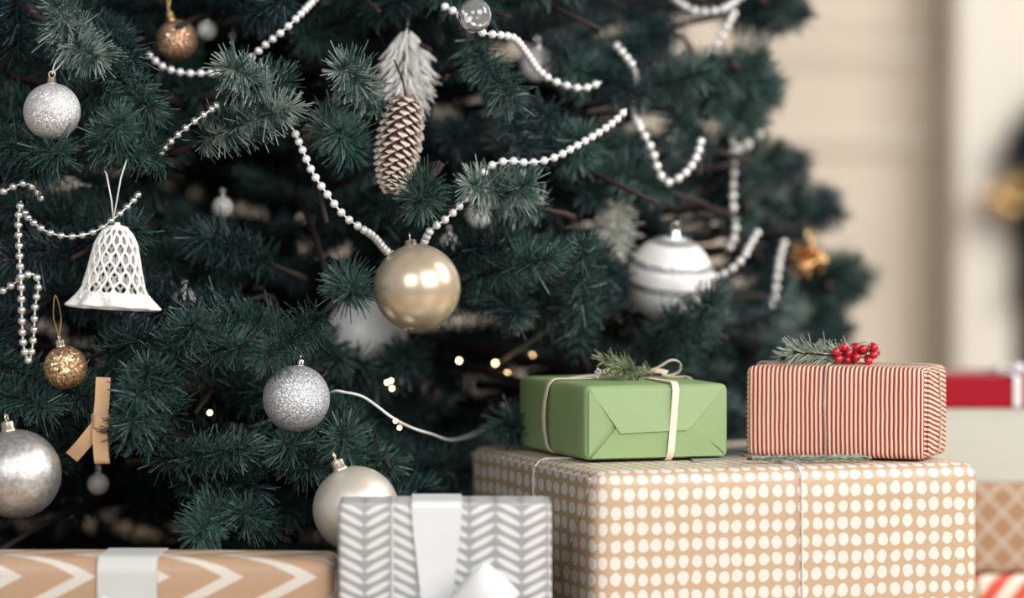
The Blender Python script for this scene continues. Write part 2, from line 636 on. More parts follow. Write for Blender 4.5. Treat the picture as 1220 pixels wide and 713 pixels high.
v = [(0.892, WY - 0.02, 0), (1.935, WY - 0.02, 0), (1.935, WY - 0.02, 0.72), (0.892, WY - 0.02, 0.72),
     (1.03, WY + 0.45, 0), (1.82, WY + 0.45, 0), (1.82, WY + 0.45, 0.72), (1.03, WY + 0.45, 0.72)]
link('firebox', mesh('firebox', v, [(4, 5, 6, 7), (0, 4, 7, 3), (5, 1, 2, 6), (3, 7, 6, 2), (0, 1, 5, 4)], M['firebrick'], False), fp)

# ------------------------------------------------------------------ sprigs (shared meshes)


def sprig_arrays(L, n, nl, seed, r=0.00075, sides=3, open_tip=True, curve=0.12, start=0.03, spread=62, plane=0.0):
    """stem along +X; returns verts, faces, material index per face"""
    g = np.random.default_rng(seed)
    bend = g.uniform(-1, 1, 2) * curve * L

    def axis(s):
        return np.array([s * L, bend[0] * s * s, bend[1] * s * s])
    V, F, MI = [], [], []
    for i in range(n):
        s = start + (1 - start) * ((i + g.uniform(0, 1)) / n)
        s = min(s, 1.0)
        p = axis(s)
        d = axis(min(1, s + .02)) - axis(max(0, s - .02))
        d /= np.linalg.norm(d)
        ph = i * 2.399963 + g.uniform(-.5, .5)
        if plane and g.uniform() < plane:
            ph = (0 if g.uniform() < .5 else math.pi) + g.normal(0, .35)
        a = np.cross(d, [0, 0, 1.0]); a /= np.linalg.norm(a)
        b = np.cross(d, a)
        rad = a * math.cos(ph) + b * math.sin(ph)
        tipk = max(0, (s - 0.86) / 0.14)
        inc = R(spread + g.normal(0, 15) - 38 * tipk)
        nd = d * math.cos(inc) + rad * math.sin(inc)
        ln = nl * g.uniform(.72, 1.12) * (1 - .25 * tipk) * (0.75 + .25 * min(1, s * 4))
        e1 = np.cross(nd, [0.3, 0.5, 0.81]); e1 /= np.linalg.norm(e1)
        e2 = np.cross(nd, e1)
        q = p + nd * ln + g.normal(0, .09, 3) * ln
        m = p + nd * ln * .55 + e1 * ln * g.normal(0, .03)
        base = len(V)
        o = g.uniform(0, 6.28)
        rings = ((p, r), (q, r * .55)) if not open_tip else ((p, r * 1.1),)
        for c, rr in rings:
            for k in range(3):
                t = o + 2.0944 * k
                V.append(c + (e1 * math.cos(t) + e2 * math.sin(t)) * rr)
        if open_tip:
            V.append(q)
            F += [(base, base + 1, base + 3), (base + 1, base + 2, base + 3), (base + 2, base, base + 3)]
            MI += [0] * 3
        else:
            for k in range(3):
                k2 = (k + 1) % 3
                F.append((base + k, base + k2, base + 3 + k2, base + 3 + k))
            F.append((base + 3, base + 4, base + 5))
            MI += [0] * 4
    path = [Vector(axis(s)) for s in np.linspace(0, 1, 6)]
    v, f = tube(path, lambda s: 0.0022 * (1 - .45 * s), 5)
    base = len(V)
    V += [np.array(x) for x in v]
    F += [tuple(base + k for k in x) for x in f]
    MI += [1] * len(f)
    # little brown bud scales at the tip
    tp, td = path[-1], (path[-1] - path[-2]).normalized()
    x, y = frame_at(td)
    for k in range(7):
        t = k * 2.4
        d = (td * 1.0 + (x * math.cos(t) + y * math.sin(t)) * .45).normalized()
        base = len(V)
        p0 = tp - td * 0.006
        a, b = frame_at(d)
        V += [np.array(p0 + a * .0012), np.array(p0 - a * .0006 + b * .001), np.array(p0 - a * .0006 - b * .001), np.array(p0 + d * .010)]
        F += [(base, base + 1, base + 3), (base + 1, base + 2, base + 3), (base + 2, base, base + 3)]
        MI += [2] * 3
    return V, F, MI


LENS = (0.10, 0.125, 0.15, 0.175)
SPR = {}                                  # (length index, variant, look) -> mesh


def sprig_mesh(li, var, look):
    k = (li, var, look)
    if k not in SPR:
        L = LENS[li]
        V, F, MI = sprig_arrays(L, int(L * 3300), 0.029, 100 + li * 10 + var, 0.00085, open_tip=False, plane=0.3)
        SPR[k] = mesh('sprig', V, F, [M[look], M['stem'], M['bud']], False, MI)
    return SPR[k]


def sprig_matrix(base, tip, li, roll):
    d = tip - base
    s = d.length / LENS[li]
    q = d.to_track_quat('X', 'Z')
    return Matrix.Translation(base) @ q.to_matrix().to_4x4() @ Matrix.Rotation(roll, 4, 'X') @ Matrix.Diagonal((s, 1, 1, 1)).to_4x4()


def pick_len(x):
    return min(range(len(LENS)), key=lambda i: abs(LENS[i] - x))


# ------------------------------------------------------------------ where the ornaments hang: (px, py, radius px, distance)
KEEP = [(62, 133, 36, 3.58), (211, 48, 27, 3.80), (497, 343, 54, 3.56), (353, 475, 41, 3.60), (20, 565, 54, 3.54), (78, 438, 27, 3.58),
        (424, 607, 53, 3.56), (798, 333, 54, 3.95), (566, 18, 21, 3.62), (135, 318, 52, 3.57), (468, 172, 32, 3.70), (492, 90, 34, 3.86),
        (120, 500, 34, 3.57), (960, 305, 26, 4.25), (436, 418, 46, 3.92), (640, 76, 22, 3.95), (142, 225, 16, 3.57),
        (570, 258, 2, 3.85), (535, 290, 0, 3.85), (220, 355, 0, 3.8), (265, 245, 0, 3.85), (115, 578, 0, 3.8),
        (735, 280, 26, 3.92), (888, 155, 24, 4.45), (835, 42, 16, 4.6), (247, 35, 14, 3.9),
        (430, 475, 16, 3.66), (465, 495, 18, 3.68), (500, 512, 16, 3.72), (463, 455, 12, 3.80), (547, 430, 9, 3.95), (590, 433, 12, 4.0),
        (630, 425, 16, 4.1), (250, 492, 9, 3.8), (645, 400, 14, 3.96)]
DARK = [(390, 320, 62, 3.9), (330, 225, 60, 3.92), (100, 625, 70, 3.95), (30, 620, 60, 3.95), (540, 470, 50, 4.0), (520, 545, 45, 3.9), (200, 235, 45, 3.85),
        (560, 400, 45, 3.95), (470, 30, 50, 3.9), (680, 30, 40, 4.0), (250, 330, 40, 3.8), (60, 380, 40, 3.75), (330, 600, 45, 3.75), (690, 400, 30, 4.0),
        (640, 235, 40, 3.95), (175, 20, 40, 3.9), (370, 90, 35, 3.95)]

GARLANDS = [
    ('bead_silver', 'short silver bead garland crossing the sprig above the doubled loop', 0.0080,
     [(-14, 234, 3.62), (5, 228, 3.60), (20, 221, 3.60), (33, 219, 3.60), (45, 229, 3.61), (50, 238, 3.65)]),
    ('bead_silver', 'silver bead garland swagging behind the white crochet bell', 0.0080,
     [(30, 254, 3.66), (37, 263, 3.62), (58, 277, 3.61), (86, 282, 3.61), (115, 275, 3.62), (140, 257, 3.62), (158, 240, 3.63), (166, 230, 3.66)]),
    ('bead_silver', 'short silver bead garland on the frosted sprig between bell and rose gold bauble', 0.0080,
     [(192, 182, 3.66), (200, 172, 3.62), (222, 152, 3.61), (247, 134, 3.61), (258, 126, 3.65)]),
    ('bead_silver', 'silver bead garland hanging in a doubled loop beside the small gold glitter bauble', 0.0080,
     [(-14, 358, 3.60), (10, 343, 3.58), (35, 327, 3.57), (46, 336, 3.57), (42, 365, 3.58), (40, 402, 3.58), (35, 430, 3.58), (28, 412, 3.57), (26, 375, 3.56),
      (25, 335, 3.56), (23, 298, 3.57), (22, 262, 3.58), (25, 240, 3.62)]),
    ('bead_pearl', 'pearl bead garland passing below the rose gold glitter bauble', 0.0082,
     [(178, 66, 3.82), (195, 80, 3.78), (220, 87, 3.77), (246, 87, 3.77), (262, 86, 3.80)]),
    ('bead_pearl', 'pearl bead garland climbing from the frosted sprig to the top boughs', 0.0082,
     [(300, 68, 3.78), (318, 52, 3.72), (337, 37, 3.71), (356, 19, 3.72), (374, 0, 3.76), (386, -14, 3.78)]),
    ('bead_pearl', 'long pearl bead garland dipping behind the champagne bauble then rising past the frosted sprig', 0.0083,
     [(352, 160, 3.68), (360, 178, 3.64), (372, 205, 3.63), (390, 232, 3.62), (410, 257, 3.62), (430, 272, 3.63), (445, 282, 3.66), (466, 303, 3.72), (495, 306, 3.72), (512, 276, 3.66),
      (530, 262, 3.66), (548, 245, 3.67), (562, 226, 3.68), (582, 200, 3.68), (604, 192, 3.68), (632, 194, 3.69), (660, 188, 3.70), (690, 172, 3.72), (715, 157, 3.74), (734, 143, 3.76), (746, 130, 3.82)]),
    ('bead_pearl', 'pearl bead garland trailing from the clear glass ball across the white bauble', 0.0083,
     [(530, 8, 3.72), (548, 18, 3.70), (562, 34, 3.69), (580, 40, 3.69), (597, 42, 3.70), (613, 46, 3.72), (627, 63, 3.76), (640, 82, 3.80), (655, 94, 3.82), (675, 102, 3.82), (696, 105, 3.82), (716, 98, 3.88)]),
    ('bead_pearl', 'pearl bead garland in a shallow loop at the tip of the upper bough', 0.0086,
     [(792, -14, 4.12), (802, -3, 4.10), (817, 8, 4.08), (835, 14, 4.08), (860, 11, 4.08), (878, 0, 4.10), (892, -14, 4.12)]),
    ('bead_pearl', 'pearl bead garland looped on the branch above the white banded bauble', 0.0086,
     [(735, 55, 4.00), (745, 67, 3.96), (755, 82, 3.95), (756, 105, 3.98), (754, 130, 3.97), (761, 149, 3.93), (770, 165, 3.92), (778, 182, 3.92), (785, 204, 3.92), (794, 217, 3.92), (809, 212, 3.92), (822, 200, 3.93),
      (831, 184, 3.94), (836, 165, 3.98)]),
    ('bead_pearl', 'short pearl bead garland hanging between the upper boughs against the cream wall', 0.0086,
     [(874, 16, 4.10), (868, 28, 4.09), (862, 40, 4.09), (855, 51, 4.09), (848, 62, 4.10)]),
    ('bead_pearl', 'pearl bead garland hanging straight down over the right boughs', 0.0090,
     [(884, 128, 4.14), (874, 146, 4.13), (872, 172, 4.12), (874, 206, 4.12), (873, 240, 4.12), (876, 264, 4.12), (874, 284, 4.12), (866, 300, 4.14)]),
    ('bead_pearl', 'pearl bead garland curving out from behind the white banded bauble', 0.0084,
     [(832, 326, 4.08), (848, 330, 4.06), (862, 327, 4.06), (876, 317, 4.06), (887, 305, 4.06), (893, 293, 4.07), (902, 278, 4.12)]),
    ('bead_pearl', 'short pearl bead garland dangling beside the gold ornament', 0.0086,
     [(934, 290, 4.22), (929, 308, 4.18), (926, 328, 4.17), (923, 352, 4.17), (918, 368, 4.2)]),
]
BEADS = []
for mat, lab, dia, pts in GARLANDS:
    pts[0] = pts[0][:2] + (pts[1][2] + .012,)
    pts[-1] = pts[-1][:2] + (pts[-2][2] + .012,)
    fine = catmull([P(*p) for p in pts], 24)
    out, acc, last = [fine[0]], 0.0, fine[0]
    gap = dia * 1.24
    for p in fine[1:]:
        acc += (p - last).length
        last = p
        if acc >= gap:
            out.append(p.copy()); acc = 0.0
    BEADS.append((mat, lab, dia, fine, out))
BEADPX = [proj(p) for g in BEADS for p in g[4]]
BEADPX = np.array([b for b in BEADPX])

# ------------------------------------------------------------------ gift frames (needed to keep the branches clear of them)
ZT = P(712, 563, 3.50).z                           # top of the polka dot box


def yaw_frame(fl, fr):
    d = fr - fl
    yaw = math.atan2(d.y, d.x)
    return Matrix.Translation(fl) @ Matrix.Rotation(yaw, 4, 'Z'), d.length


def ground(p, z=0.0):
    return Vector((p.x, p.y, z))


G = {}
a, b = PZ(709, 563, ZT), PZ(1168, 552, ZT)
m, wd = yaw_frame(ground(a), ground(b))
G['dot'] = (m, wd, 0.385, ZT)
ZB = ZT + .0026
a, b = PZ(697, 549.5, ZB), PZ(868, 545.5, ZB)
m, wd = yaw_frame(a, b)
G['green'] = (m, wd, 0.20, 0.0705)
a, b = PZ(888, 543.5, ZB), PZ(1103, 548.5, ZB)
m, wd = yaw_frame(a, b)
G['red'] = (m, wd, 0.092, 0.0865)
a = P(403, 601, 3.40)
b = P(657, 603, 3.40)
b.z = a.z
b.y = a.y + 0.004
m, wd = yaw_frame(ground(a), ground(b))
G['leaf'] = (m, wd, 0.088, a.z)
a = P(-110, 667, 3.432)
b = P(398, 669, 3.42)
m, wd = yaw_frame(ground(a), ground(b))
G['chev'] = (m, wd, 0.09, b.z + 0.0015)
DC = 4.14
a, b = P(1045, 690, DC), P(1330, 690, DC)
m, wd = yaw_frame(ground(a), ground(b))
zc1, zc2, zc3 = P(1200, 686, DC).z, P(1200, 577, DC).z, P(1200, 451, DC).z
G['candy'] = (m, wd, 0.26, zc1)
G['lattice'] = (Matrix.Translation((0.012, 0.006, zc1 + .0025)) @ m, wd - 0.02, 0.24, zc2 - zc1 - .0025)
G['cream'] = (Matrix.Translation((0.006, 0.004, zc2)) @ m, wd + 0.01, 0.22, zc3 - zc2)
BOXINV = [(g[0].inverted(), g[1], g[2], g[3]) for g in G.values()]


def in_gift(p, pad=0.012):
    for mi_, wd_, d_, h_ in BOXINV:
        q = mi_ @ p
        if -pad < q.x < wd_ + pad and -pad < q.y < d_ + pad and q.z < h_ + pad:
            return True
    return False


def before_gift(p):
    """would stand between the camera and the gifts"""
    px, py, D = proj(p)
    if py > 648 and D < 3.62: return True
    if 395 < px < 670 and py > 580 and D < 3.56: return True
    if 545 < px and py > 520 and D < 3.95: return True
    if px > 612 and py > 425 and D < 4.02: return True
    return False


def blocks(p):
    px, py, D = proj(p)
    for (x, y, r, d) in KEEP:
        if D < d + 0.035 and (px - x) ** 2 + (py - y) ** 2 < (r + 16) ** 2:
            return True
    for (x, y, r, d) in DARK:
        if D < d and (px - x) ** 2 + (py - y) ** 2 < r * r:
            return True
    k = (BEADPX[:, 2] + 0.02 > D) & ((BEADPX[:, 0] - px) ** 2 + (BEADPX[:, 1] - py) ** 2 < 19 ** 2)
    return bool(k.any())


# ------------------------------------------------------------------ the tree
TX, TY = -0.255, 0.66
tree = empty('christmas_tree', Vector((TX, TY, 0)))
tag(tree, 'large dark green artificial Christmas tree hung with baubles and bead garlands', 'christmas tree')
v, f = tube([Vector((TX, TY, z)) for z in (0, .3, .8, 1.4, 2.0, 2.35)], lambda s: 0.024 * (1 - .8 * s), 10)
link('trunk', mesh('trunk', v, f, M['bark']), tree)
v, f = [], []
for k in range(4):
    t = R(45 + 90 * k)
    tube([Vector((TX, TY, .16)), Vector((TX + .12 * math.cos(t), TY + .12 * math.sin(t), .10)), Vector((TX + .26 * math.cos(t), TY + .26 * math.sin(t), .012))], 0.011, 8, False, v, f)
link('tree_stand', mesh('tree_stand', v, f, M['bark']), tree)


def radius(z):
    return 0.735 * (1 - (max(0, z) / 2.4) ** 1.45)


bough_list = []       # (path, sprigs[(base, tip)])
z = 0.10
while z < 2.2:
    n = int(round(15 * radius(z) / radius(.3))) if z < 1.0 else int(10 * radius(z) / radius(.3)) + 4
    ph0 = rng.uniform(0, 6.28)
    for k in range(n):
        th = ph0 + 2 * math.pi * (k + rng.uniform(-.28, .28)) / n
        z0 = z + rng.uniform(-.03, .03)
        rad = Vector((math.cos(th), math.sin(th), 0))
        L = radius(z0) * rng.uniform(.80, 1.0)
        tilt = rng.uniform(.02, .24)
        path = []
        for s in np.linspace(0, 1, 8):
            path.append(Vector((TX, TY, z0)) + rad * (L * s) + Vector((0, 0, 1)) * L * (tilt * s - .20 * s * s))
        side = Vector((-rad.y, rad.x, 0))
        sp = []
        sgn = 1 if rng.random() < .5 else -1
        s = 0.12
        while s < 0.93:
            i = s * 7
            p = path[int(i)].lerp(path[min(7, int(i) + 1)], i - int(i))
            for sg in ((sgn,) if s < .5 else (sgn, -sgn)):
                d = (rad * rng.uniform(.55, 1.0) + side * sg * rng.uniform(.55, 1.0) + Vector((0, 0, rng.uniform(-.28, .42)))).normalized()
                sp.append((p, p + d * rng.uniform(.10, .175) * (1.08 - .25 * s)))
            sgn = -sgn
            s += 0.050 / L * rng.uniform(.8, 1.25)
        d = (path[-1] - path[-2]).normalized()
        d = (d + Vector((rng.uniform(-.2, .2), rng.uniform(-.2, .2), rng.uniform(-.1, .3)))).normalized()
        sp.append((path[-1], path[-1] + d * rng.uniform(.10, .14)))
        bough_list.append((path, sp))
    z += 0.078 if z < 0.95 else 0.13

OUT = [(-60, 960), (15, 945), (40, 880), (62, 860), (85, 890), (106, 915), (135, 880), (170, 875), (196, 935), (225, 925), (248, 980), (285, 965), (320, 1000), (342, 1015), (370, 985), (404, 1000), (440, 975), (480, 965), (720, 900)]


def outline(py):
    return float(np.interp(py, [o_[0] for o_ in OUT], [o_[1] for o_ in OUT]))


cands = []
for bi, (path, sp) in enumerate(bough_list):
    for (a, b) in sp:
        bad = False
        for t in (0, .25, .5, .75, 1.0, 1.12):
            p = a.lerp(b, t)
            if t > 0.4 and TY - .25 < p.y < TY + .9 and p.x > 0:
                q = proj(p)
                if q[0] > outline(q[1]) - (14 if t < 1 else 4): bad = True; break
            if in_gift(p) or p.z < 0.03 or before_gift(p) or blocks(p):
                bad = True; break
        if bad: continue
        px, py, D = proj(a.lerp(b, .6))
        inside = -40 < px < 1100 and -40 < py < 690
        hit = 0 if inside else 1
        cands.append((hit, D, bi, a, b))
cands.sort(key=lambda c: (c[0], c[1]))
NPART = 165
front = [c for c in cands[:NPART]]
rest = cands[NPART:]

# hand-laid sprigs that the photograph shows: base px, tip px, base distance, tip distance, look
HERO = [
    ((188, 548), (284, 540), 3.66, 3.56, 'needle'), ((268, 598), (230, 624), 3.66, 3.53, 'needle'), ((320, 630), (280, 602), 3.68, 3.60, 'needle'),
    ((200, 425), (279, 410), 3.68, 3.57, 'needle'), ((185, 455), (210, 396), 3.66, 3.58, 'needle'), ((205, 500), (186, 436), 3.66, 3.57, 'needle'),
    ((385, 372), (314, 440), 3.66, 3.57, 'needle'), ((405, 330), (432, 360), 3.66, 3.54, 'needle'), ((512, 214), (494, 250), 3.64, 3.55, 'needle'),
    ((428, 566), (398, 524), 3.66, 3.57, 'needle'), ((648, 250), (567, 212), 3.78, 3.66, 'frost'), ((545, 340), (646, 299), 3.80, 3.70, 'needle'),
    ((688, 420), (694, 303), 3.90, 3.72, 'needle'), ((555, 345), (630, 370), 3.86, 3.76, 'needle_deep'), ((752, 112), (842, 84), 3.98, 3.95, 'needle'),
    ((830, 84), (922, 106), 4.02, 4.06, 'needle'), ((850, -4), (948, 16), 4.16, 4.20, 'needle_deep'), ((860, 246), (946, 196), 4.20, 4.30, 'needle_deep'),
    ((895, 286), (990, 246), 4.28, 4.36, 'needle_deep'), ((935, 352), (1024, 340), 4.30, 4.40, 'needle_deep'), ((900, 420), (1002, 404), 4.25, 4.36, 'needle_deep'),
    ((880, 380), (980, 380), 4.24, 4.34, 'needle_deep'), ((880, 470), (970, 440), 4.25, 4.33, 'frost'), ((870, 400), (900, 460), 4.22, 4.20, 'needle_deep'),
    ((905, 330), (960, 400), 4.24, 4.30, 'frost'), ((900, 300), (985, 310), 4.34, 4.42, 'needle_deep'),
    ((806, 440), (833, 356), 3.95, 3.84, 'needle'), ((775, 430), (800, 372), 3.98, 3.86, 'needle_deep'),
    ((-8, 428), (106, 494), 3.66, 3.615, 'needle'), ((-20, 466), (66, 482), 3.64, 3.60, 'needle'), ((820, 455), (860, 400), 4.12, 4.04, 'needle_deep'), ((745, 440), (770, 385), 4.05, 4.0, 'needle_deep'), ((880, 440), (840, 470), 4.2, 4.12, 'needle_deep'), ((760, 200), (700, 240), 4.0, 3.92, 'needle_deep'), ((500, 420), (470, 440), 3.95, 3.86, 'needle_deep'), ((400, 460), (420, 430), 3.9, 3.84, 'needle_deep'), ((420, 470), (455, 442), 3.95, 3.86, 'needle'), ((370, 400), (398, 420), 3.84, 3.78, 'needle'), ((112, 180), (140, 160), 3.66, 3.535, 'needle'),
    ((195, 190), (140, 172), 3.66, 3.56, 'needle'), ((-10, 165), (88, 188), 3.66, 3.57, 'needle'), ((20, 195), (60, 205), 3.68, 3.58, 'needle_deep'),
    ((110, 75), (62, 14), 3.66, 3.57, 'frost'), ((60, 30), (104, 74), 3.64, 3.56, 'frost'), ((112, 62), (185, 142), 3.66, 3.60, 'needle'),
    ((330, 120), (272, 66), 3.66, 3.58, 'frost'), ((235, 172), (332, 122), 3.68, 3.60, 'frost'), ((452, 128), (408, 66), 3.72, 3.62, 'frost'),
    ((420, 190), (412, 150), 3.74, 3.64, 'needle'), ((556, 44), (606, 128), 3.76, 3.70, 'needle'), ((600, 120), (640, 190), 3.80, 3.78, 'needle_deep'),
    ((725, 110), (668, 50), 3.98, 3.92, 'needle_deep'), ((700, 200), (640, 140), 3.92, 3.84, 'needle_deep'), ((560, 565), (485, 548), 3.90, 3.80, 'needle_deep'),
    ((660, 510), (585, 492), 3.92, 3.78, 'needle'), ((370, 560), (345, 520), 3.66, 3.60, 'needle'), ((300, 520), (372, 546), 3.68, 3.61, 'needle'),
    ((190, 470), (142, 492), 3.66, 3.545, 'needle'), ((205, 440), (150, 470), 3.64, 3.55, 'needle'), ((195, 520), (158, 520), 3.66, 3.56, 'needle'),
    ((330, 318), (238, 272), 3.80, 3.72, 'needle_deep'), ((290, 360), (232, 372), 3.74, 3.66, 'needle_deep'), ((340, 390), (255, 372), 3.74, 3.66, 'needle'),
    ((520, 310), (600, 282), 3.80, 3.74, 'needle_deep'), ((730, 340), (700, 310), 3.94, 3.80, 'needle_deep'),
    ((560, 240), (632, 228), 3.76, 3.68, 'frost'), ((800, 232), (732, 196), 3.98, 3.90, 'needle'), ((850, 180), (800, 150), 4.05, 3.98, 'needle_deep'),
    ((810, 30), (720, 60), 4.06, 3.98, 'needle_deep'), ((745, 20), (790, 40), 4.06, 4.02, 'needle_deep'), ((820, 250), (880, 226), 4.15, 4.18, 'needle_deep'),
    ((738, 240), (732, 304), 3.96, 3.92, 'flock'), ((800, 500), (872, 455), 4.22, 4.18, 'needle_deep'), ((820, 520), (880, 500), 4.22, 4.18, 'needle_deep'), ((905, 515), (860, 478), 4.26, 4.2, 'needle_deep'), ((830, 470), (895, 480), 4.28, 4.24, 'needle_deep'), ((830, 535), (885, 525), 4.24, 4.2, 'needle_deep'), ((790, 450), (850, 430), 4.2, 4.16, 'needle'), ((860, 98), (928, 112), 4.10, 4.14, 'needle'), ((865, 78), (915, 88), 4.06, 4.10, 'needle'), ((880, 214), (948, 197), 4.26, 4.30, 'needle'), ((925, 262), (993, 249), 4.32, 4.36, 'needle'), ((955, 346), (1026, 339), 4.34, 4.38, 'needle'), ((960, 335), (1015, 322), 4.34, 4.38, 'needle'), ((930, 395), (1000, 385), 4.30, 4.34, 'frost'), ((890, 8), (950, 16), 4.18, 4.22, 'needle'), ((900, 440), (975, 425), 4.26, 4.3, 'frost'), ((790, 110), (870, 130), 4.06, 4.08, 'needle'), ((700, 95), (768, 100), 3.96, 3.92, 'needle_deep'),
    ((395, 130), (378, 168), 3.74, 3.68, 'frost'), ((280, 110), (345, 90), 3.72, 3.66, 'needle'), ((270, 640), (300, 660), 3.74, 3.66, 'needle_deep'),
    ((20, 60), (30, 0), 3.74, 3.66, 'needle_deep'), ((290, 20), (340, -10), 3.82, 3.74, 'needle_deep'), ((420, 20), (480, -10), 3.86, 3.78, 'needle_deep'),
    ((100, 30), (160, 60), 3.74, 3.66, 'needle_deep'), ((215, 560), (300, 575), 3.70, 3.62, 'needle_deep'), ((130, 420), (170, 400), 3.70, 3.63, 'needle_deep'),
]
for (bx, by, tx, ty, D0, lk) in ((840, 2, 945, 14, 4.16, 'needle_deep'), (800, 70, 918, 106, 4.05, 'needle'), (830, 100, 905, 128, 4.08, 'needle'), (850, 245, 942, 198, 4.22, 'needle_deep'), (850, 250, 900, 222, 4.18, 'needle'), (880, 290, 985, 248, 4.28, 'needle_deep'),
                                 (920, 350, 1022, 338, 4.32, 'needle_deep'), (890, 410, 1000, 400, 4.28, 'needle_deep'), (870, 450, 965, 470, 4.26, 'needle_deep'), (860, 300, 930, 300, 4.25, 'needle_deep'), (860, 360, 940, 372, 4.22, 'frost'), (830, 200, 890, 175, 4.15, 'needle_deep')):
    for k in range(4):
        f0 = .0 + .22 * k
        ox, oy = bx + (tx - bx) * f0, by + (ty - by) * f0
        ang = math.atan2(ty - by, tx - bx) + (0, .55, -.55, .12)[k]
        ln = (90, 62, 62, 70)[k] * .62 + 25
        HERO.append(((ox, oy), (min(ox + ln * math.cos(ang), tx), oy + ln * math.sin(ang)), D0, D0 + (.04, -.02, .0, .05)[k], lk if k != 2 else 'needle'))
# boughs that carry the front sprigs are parts; their sprigs are sub-parts
bough_obj = {}
stuffV, stuffF, stuffM = [], [], []
limbV, limbF = [], []
used = {c[2] for c in front}
for bi, (path, sp) in enumerate(bough_list):
    for cut, p in enumerate(path):
        q = proj(p)
        if in_gift(p, 0.02) or p.z < 0.01 or (p.x > 0 and q[0] > outline(q[1]) - 30):
            path = path[:max(2, cut)]
            break
    if bi in used:
        base = path[0]
        v, f = tube([p - base for p in path], lambda s: 0.006 * (1 - .6 * s), 6)
        bough_obj[bi] = link('bough', mesh('bough', v, f, M['stem']), tree, Matrix.Translation(base))
    else:
        tube(path, lambda s: 0.006 * (1 - .6 * s), 5, False, limbV, limbF)
link('inner_boughs', mesh('inner_boughs', limbV, limbF, M['stem']), tree)['kind'] = 'stuff'
for (_, D, bi, a, b) in front:
    li = pick_len((b - a).length)
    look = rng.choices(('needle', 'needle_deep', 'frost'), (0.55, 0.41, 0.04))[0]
    link('sprig', sprig_mesh(li, rng.randrange(3), look), bough_obj[bi], sprig_matrix(a, b, li, rng.uniform(0, 6.28)))
hb = []
for (b0, t0, db, dt, look) in HERO:
    a, b = P(b0[0], b0[1], db), P(t0[0], t0[1], dt)
    li = pick_len((b - a).length)
    # the twig that carries it back into the tree
    back = Vector((TX, TY, a.z - 0.05))
    d = (a - b).normalized()
    p1 = a + d * 0.05
    p2 = p1.lerp(back, 0.45)
    path = [a - d * .01, p1, p2]
    path = catmull(path, 4)
    clear = [i for i, p in enumerate(path) if i > 3 and (blocks(p) or before_gift(p) or in_gift(p))]
    path = path[:clear[0]] if clear else path
    v, f = tube([p - a for p in path], lambda s: 0.002 + .003 * s, 6)
    bo = link('bough', mesh('bough', v, f, M['stem']), tree, Matrix.Translation(a))
    link('sprig', sprig_mesh(li, rng.randrange(3), look), bo, sprig_matrix(a, b, li, rng.uniform(0, 6.28)))

# everything deeper in the crown: one mass of the same sprigs
low = []
for k in range(6):
    L = 0.14
    V, F, MI = sprig_arrays(L, 250, 0.029, 900 + k, 0.0013)
    F = np.array([x for x in F if len(x) == 3], dtype=np.int64)
    low.append((np.array(V), F))
vs, fs, off = [], [], 0
for (_, D, bi, a, b) in rest:
    V, F = low[rng.randrange(6)]
    L = (b - a).length
    q = (b - a).to_track_quat('X', 'Z').to_matrix() @ Matrix.Rotation(rng.uniform(0, 6.28), 3, 'X')
    A = np.array(q)
    W = (V * np.array([L / 0.14, 1, 1])) @ A.T + np.array(a)
    vs.append(W); fs.append(F + off); off += len(V)
vs, fs = np.concatenate(vs), np.concatenate(fs)
me = bpy.data.meshes.new('inner_sprigs')
me.vertices.add(len(vs)); me.vertices.foreach_set('co', vs.ravel())
me.loops.add(fs.size); me.loops.foreach_set('vertex_index', fs.ravel().astype(np.int32))
me.polygons.add(len(fs)); me.polygons.foreach_set('loop_start', np.arange(0, fs.size, 3, dtype=np.int32))
me.update(calc_edges=True)
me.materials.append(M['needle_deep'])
link('inner_sprigs', me, tree)['kind'] = 'stuff'
print('sprigs', len(front), len(rest), len(HERO), 'tris', len(fs))

# ------------------------------------------------------------------ ornaments


def sphere_mesh(name, r, mat, seg=64, rings=40, squash=1.0):
    prof = [(max(1e-5, r * math.sin(math.pi * i / rings)), -r * squash * math.cos(math.pi * i / rings)) for i in range(rings + 1)]
    v, f = lathe(prof, seg)
    return mesh(name, v, f, mat)


def rot_to(d, spin=0.0):
    return d.to_track_quat('Z', 'Y').to_matrix().to_4x4() @ Matrix.Rotation(spin, 4, 'Z')


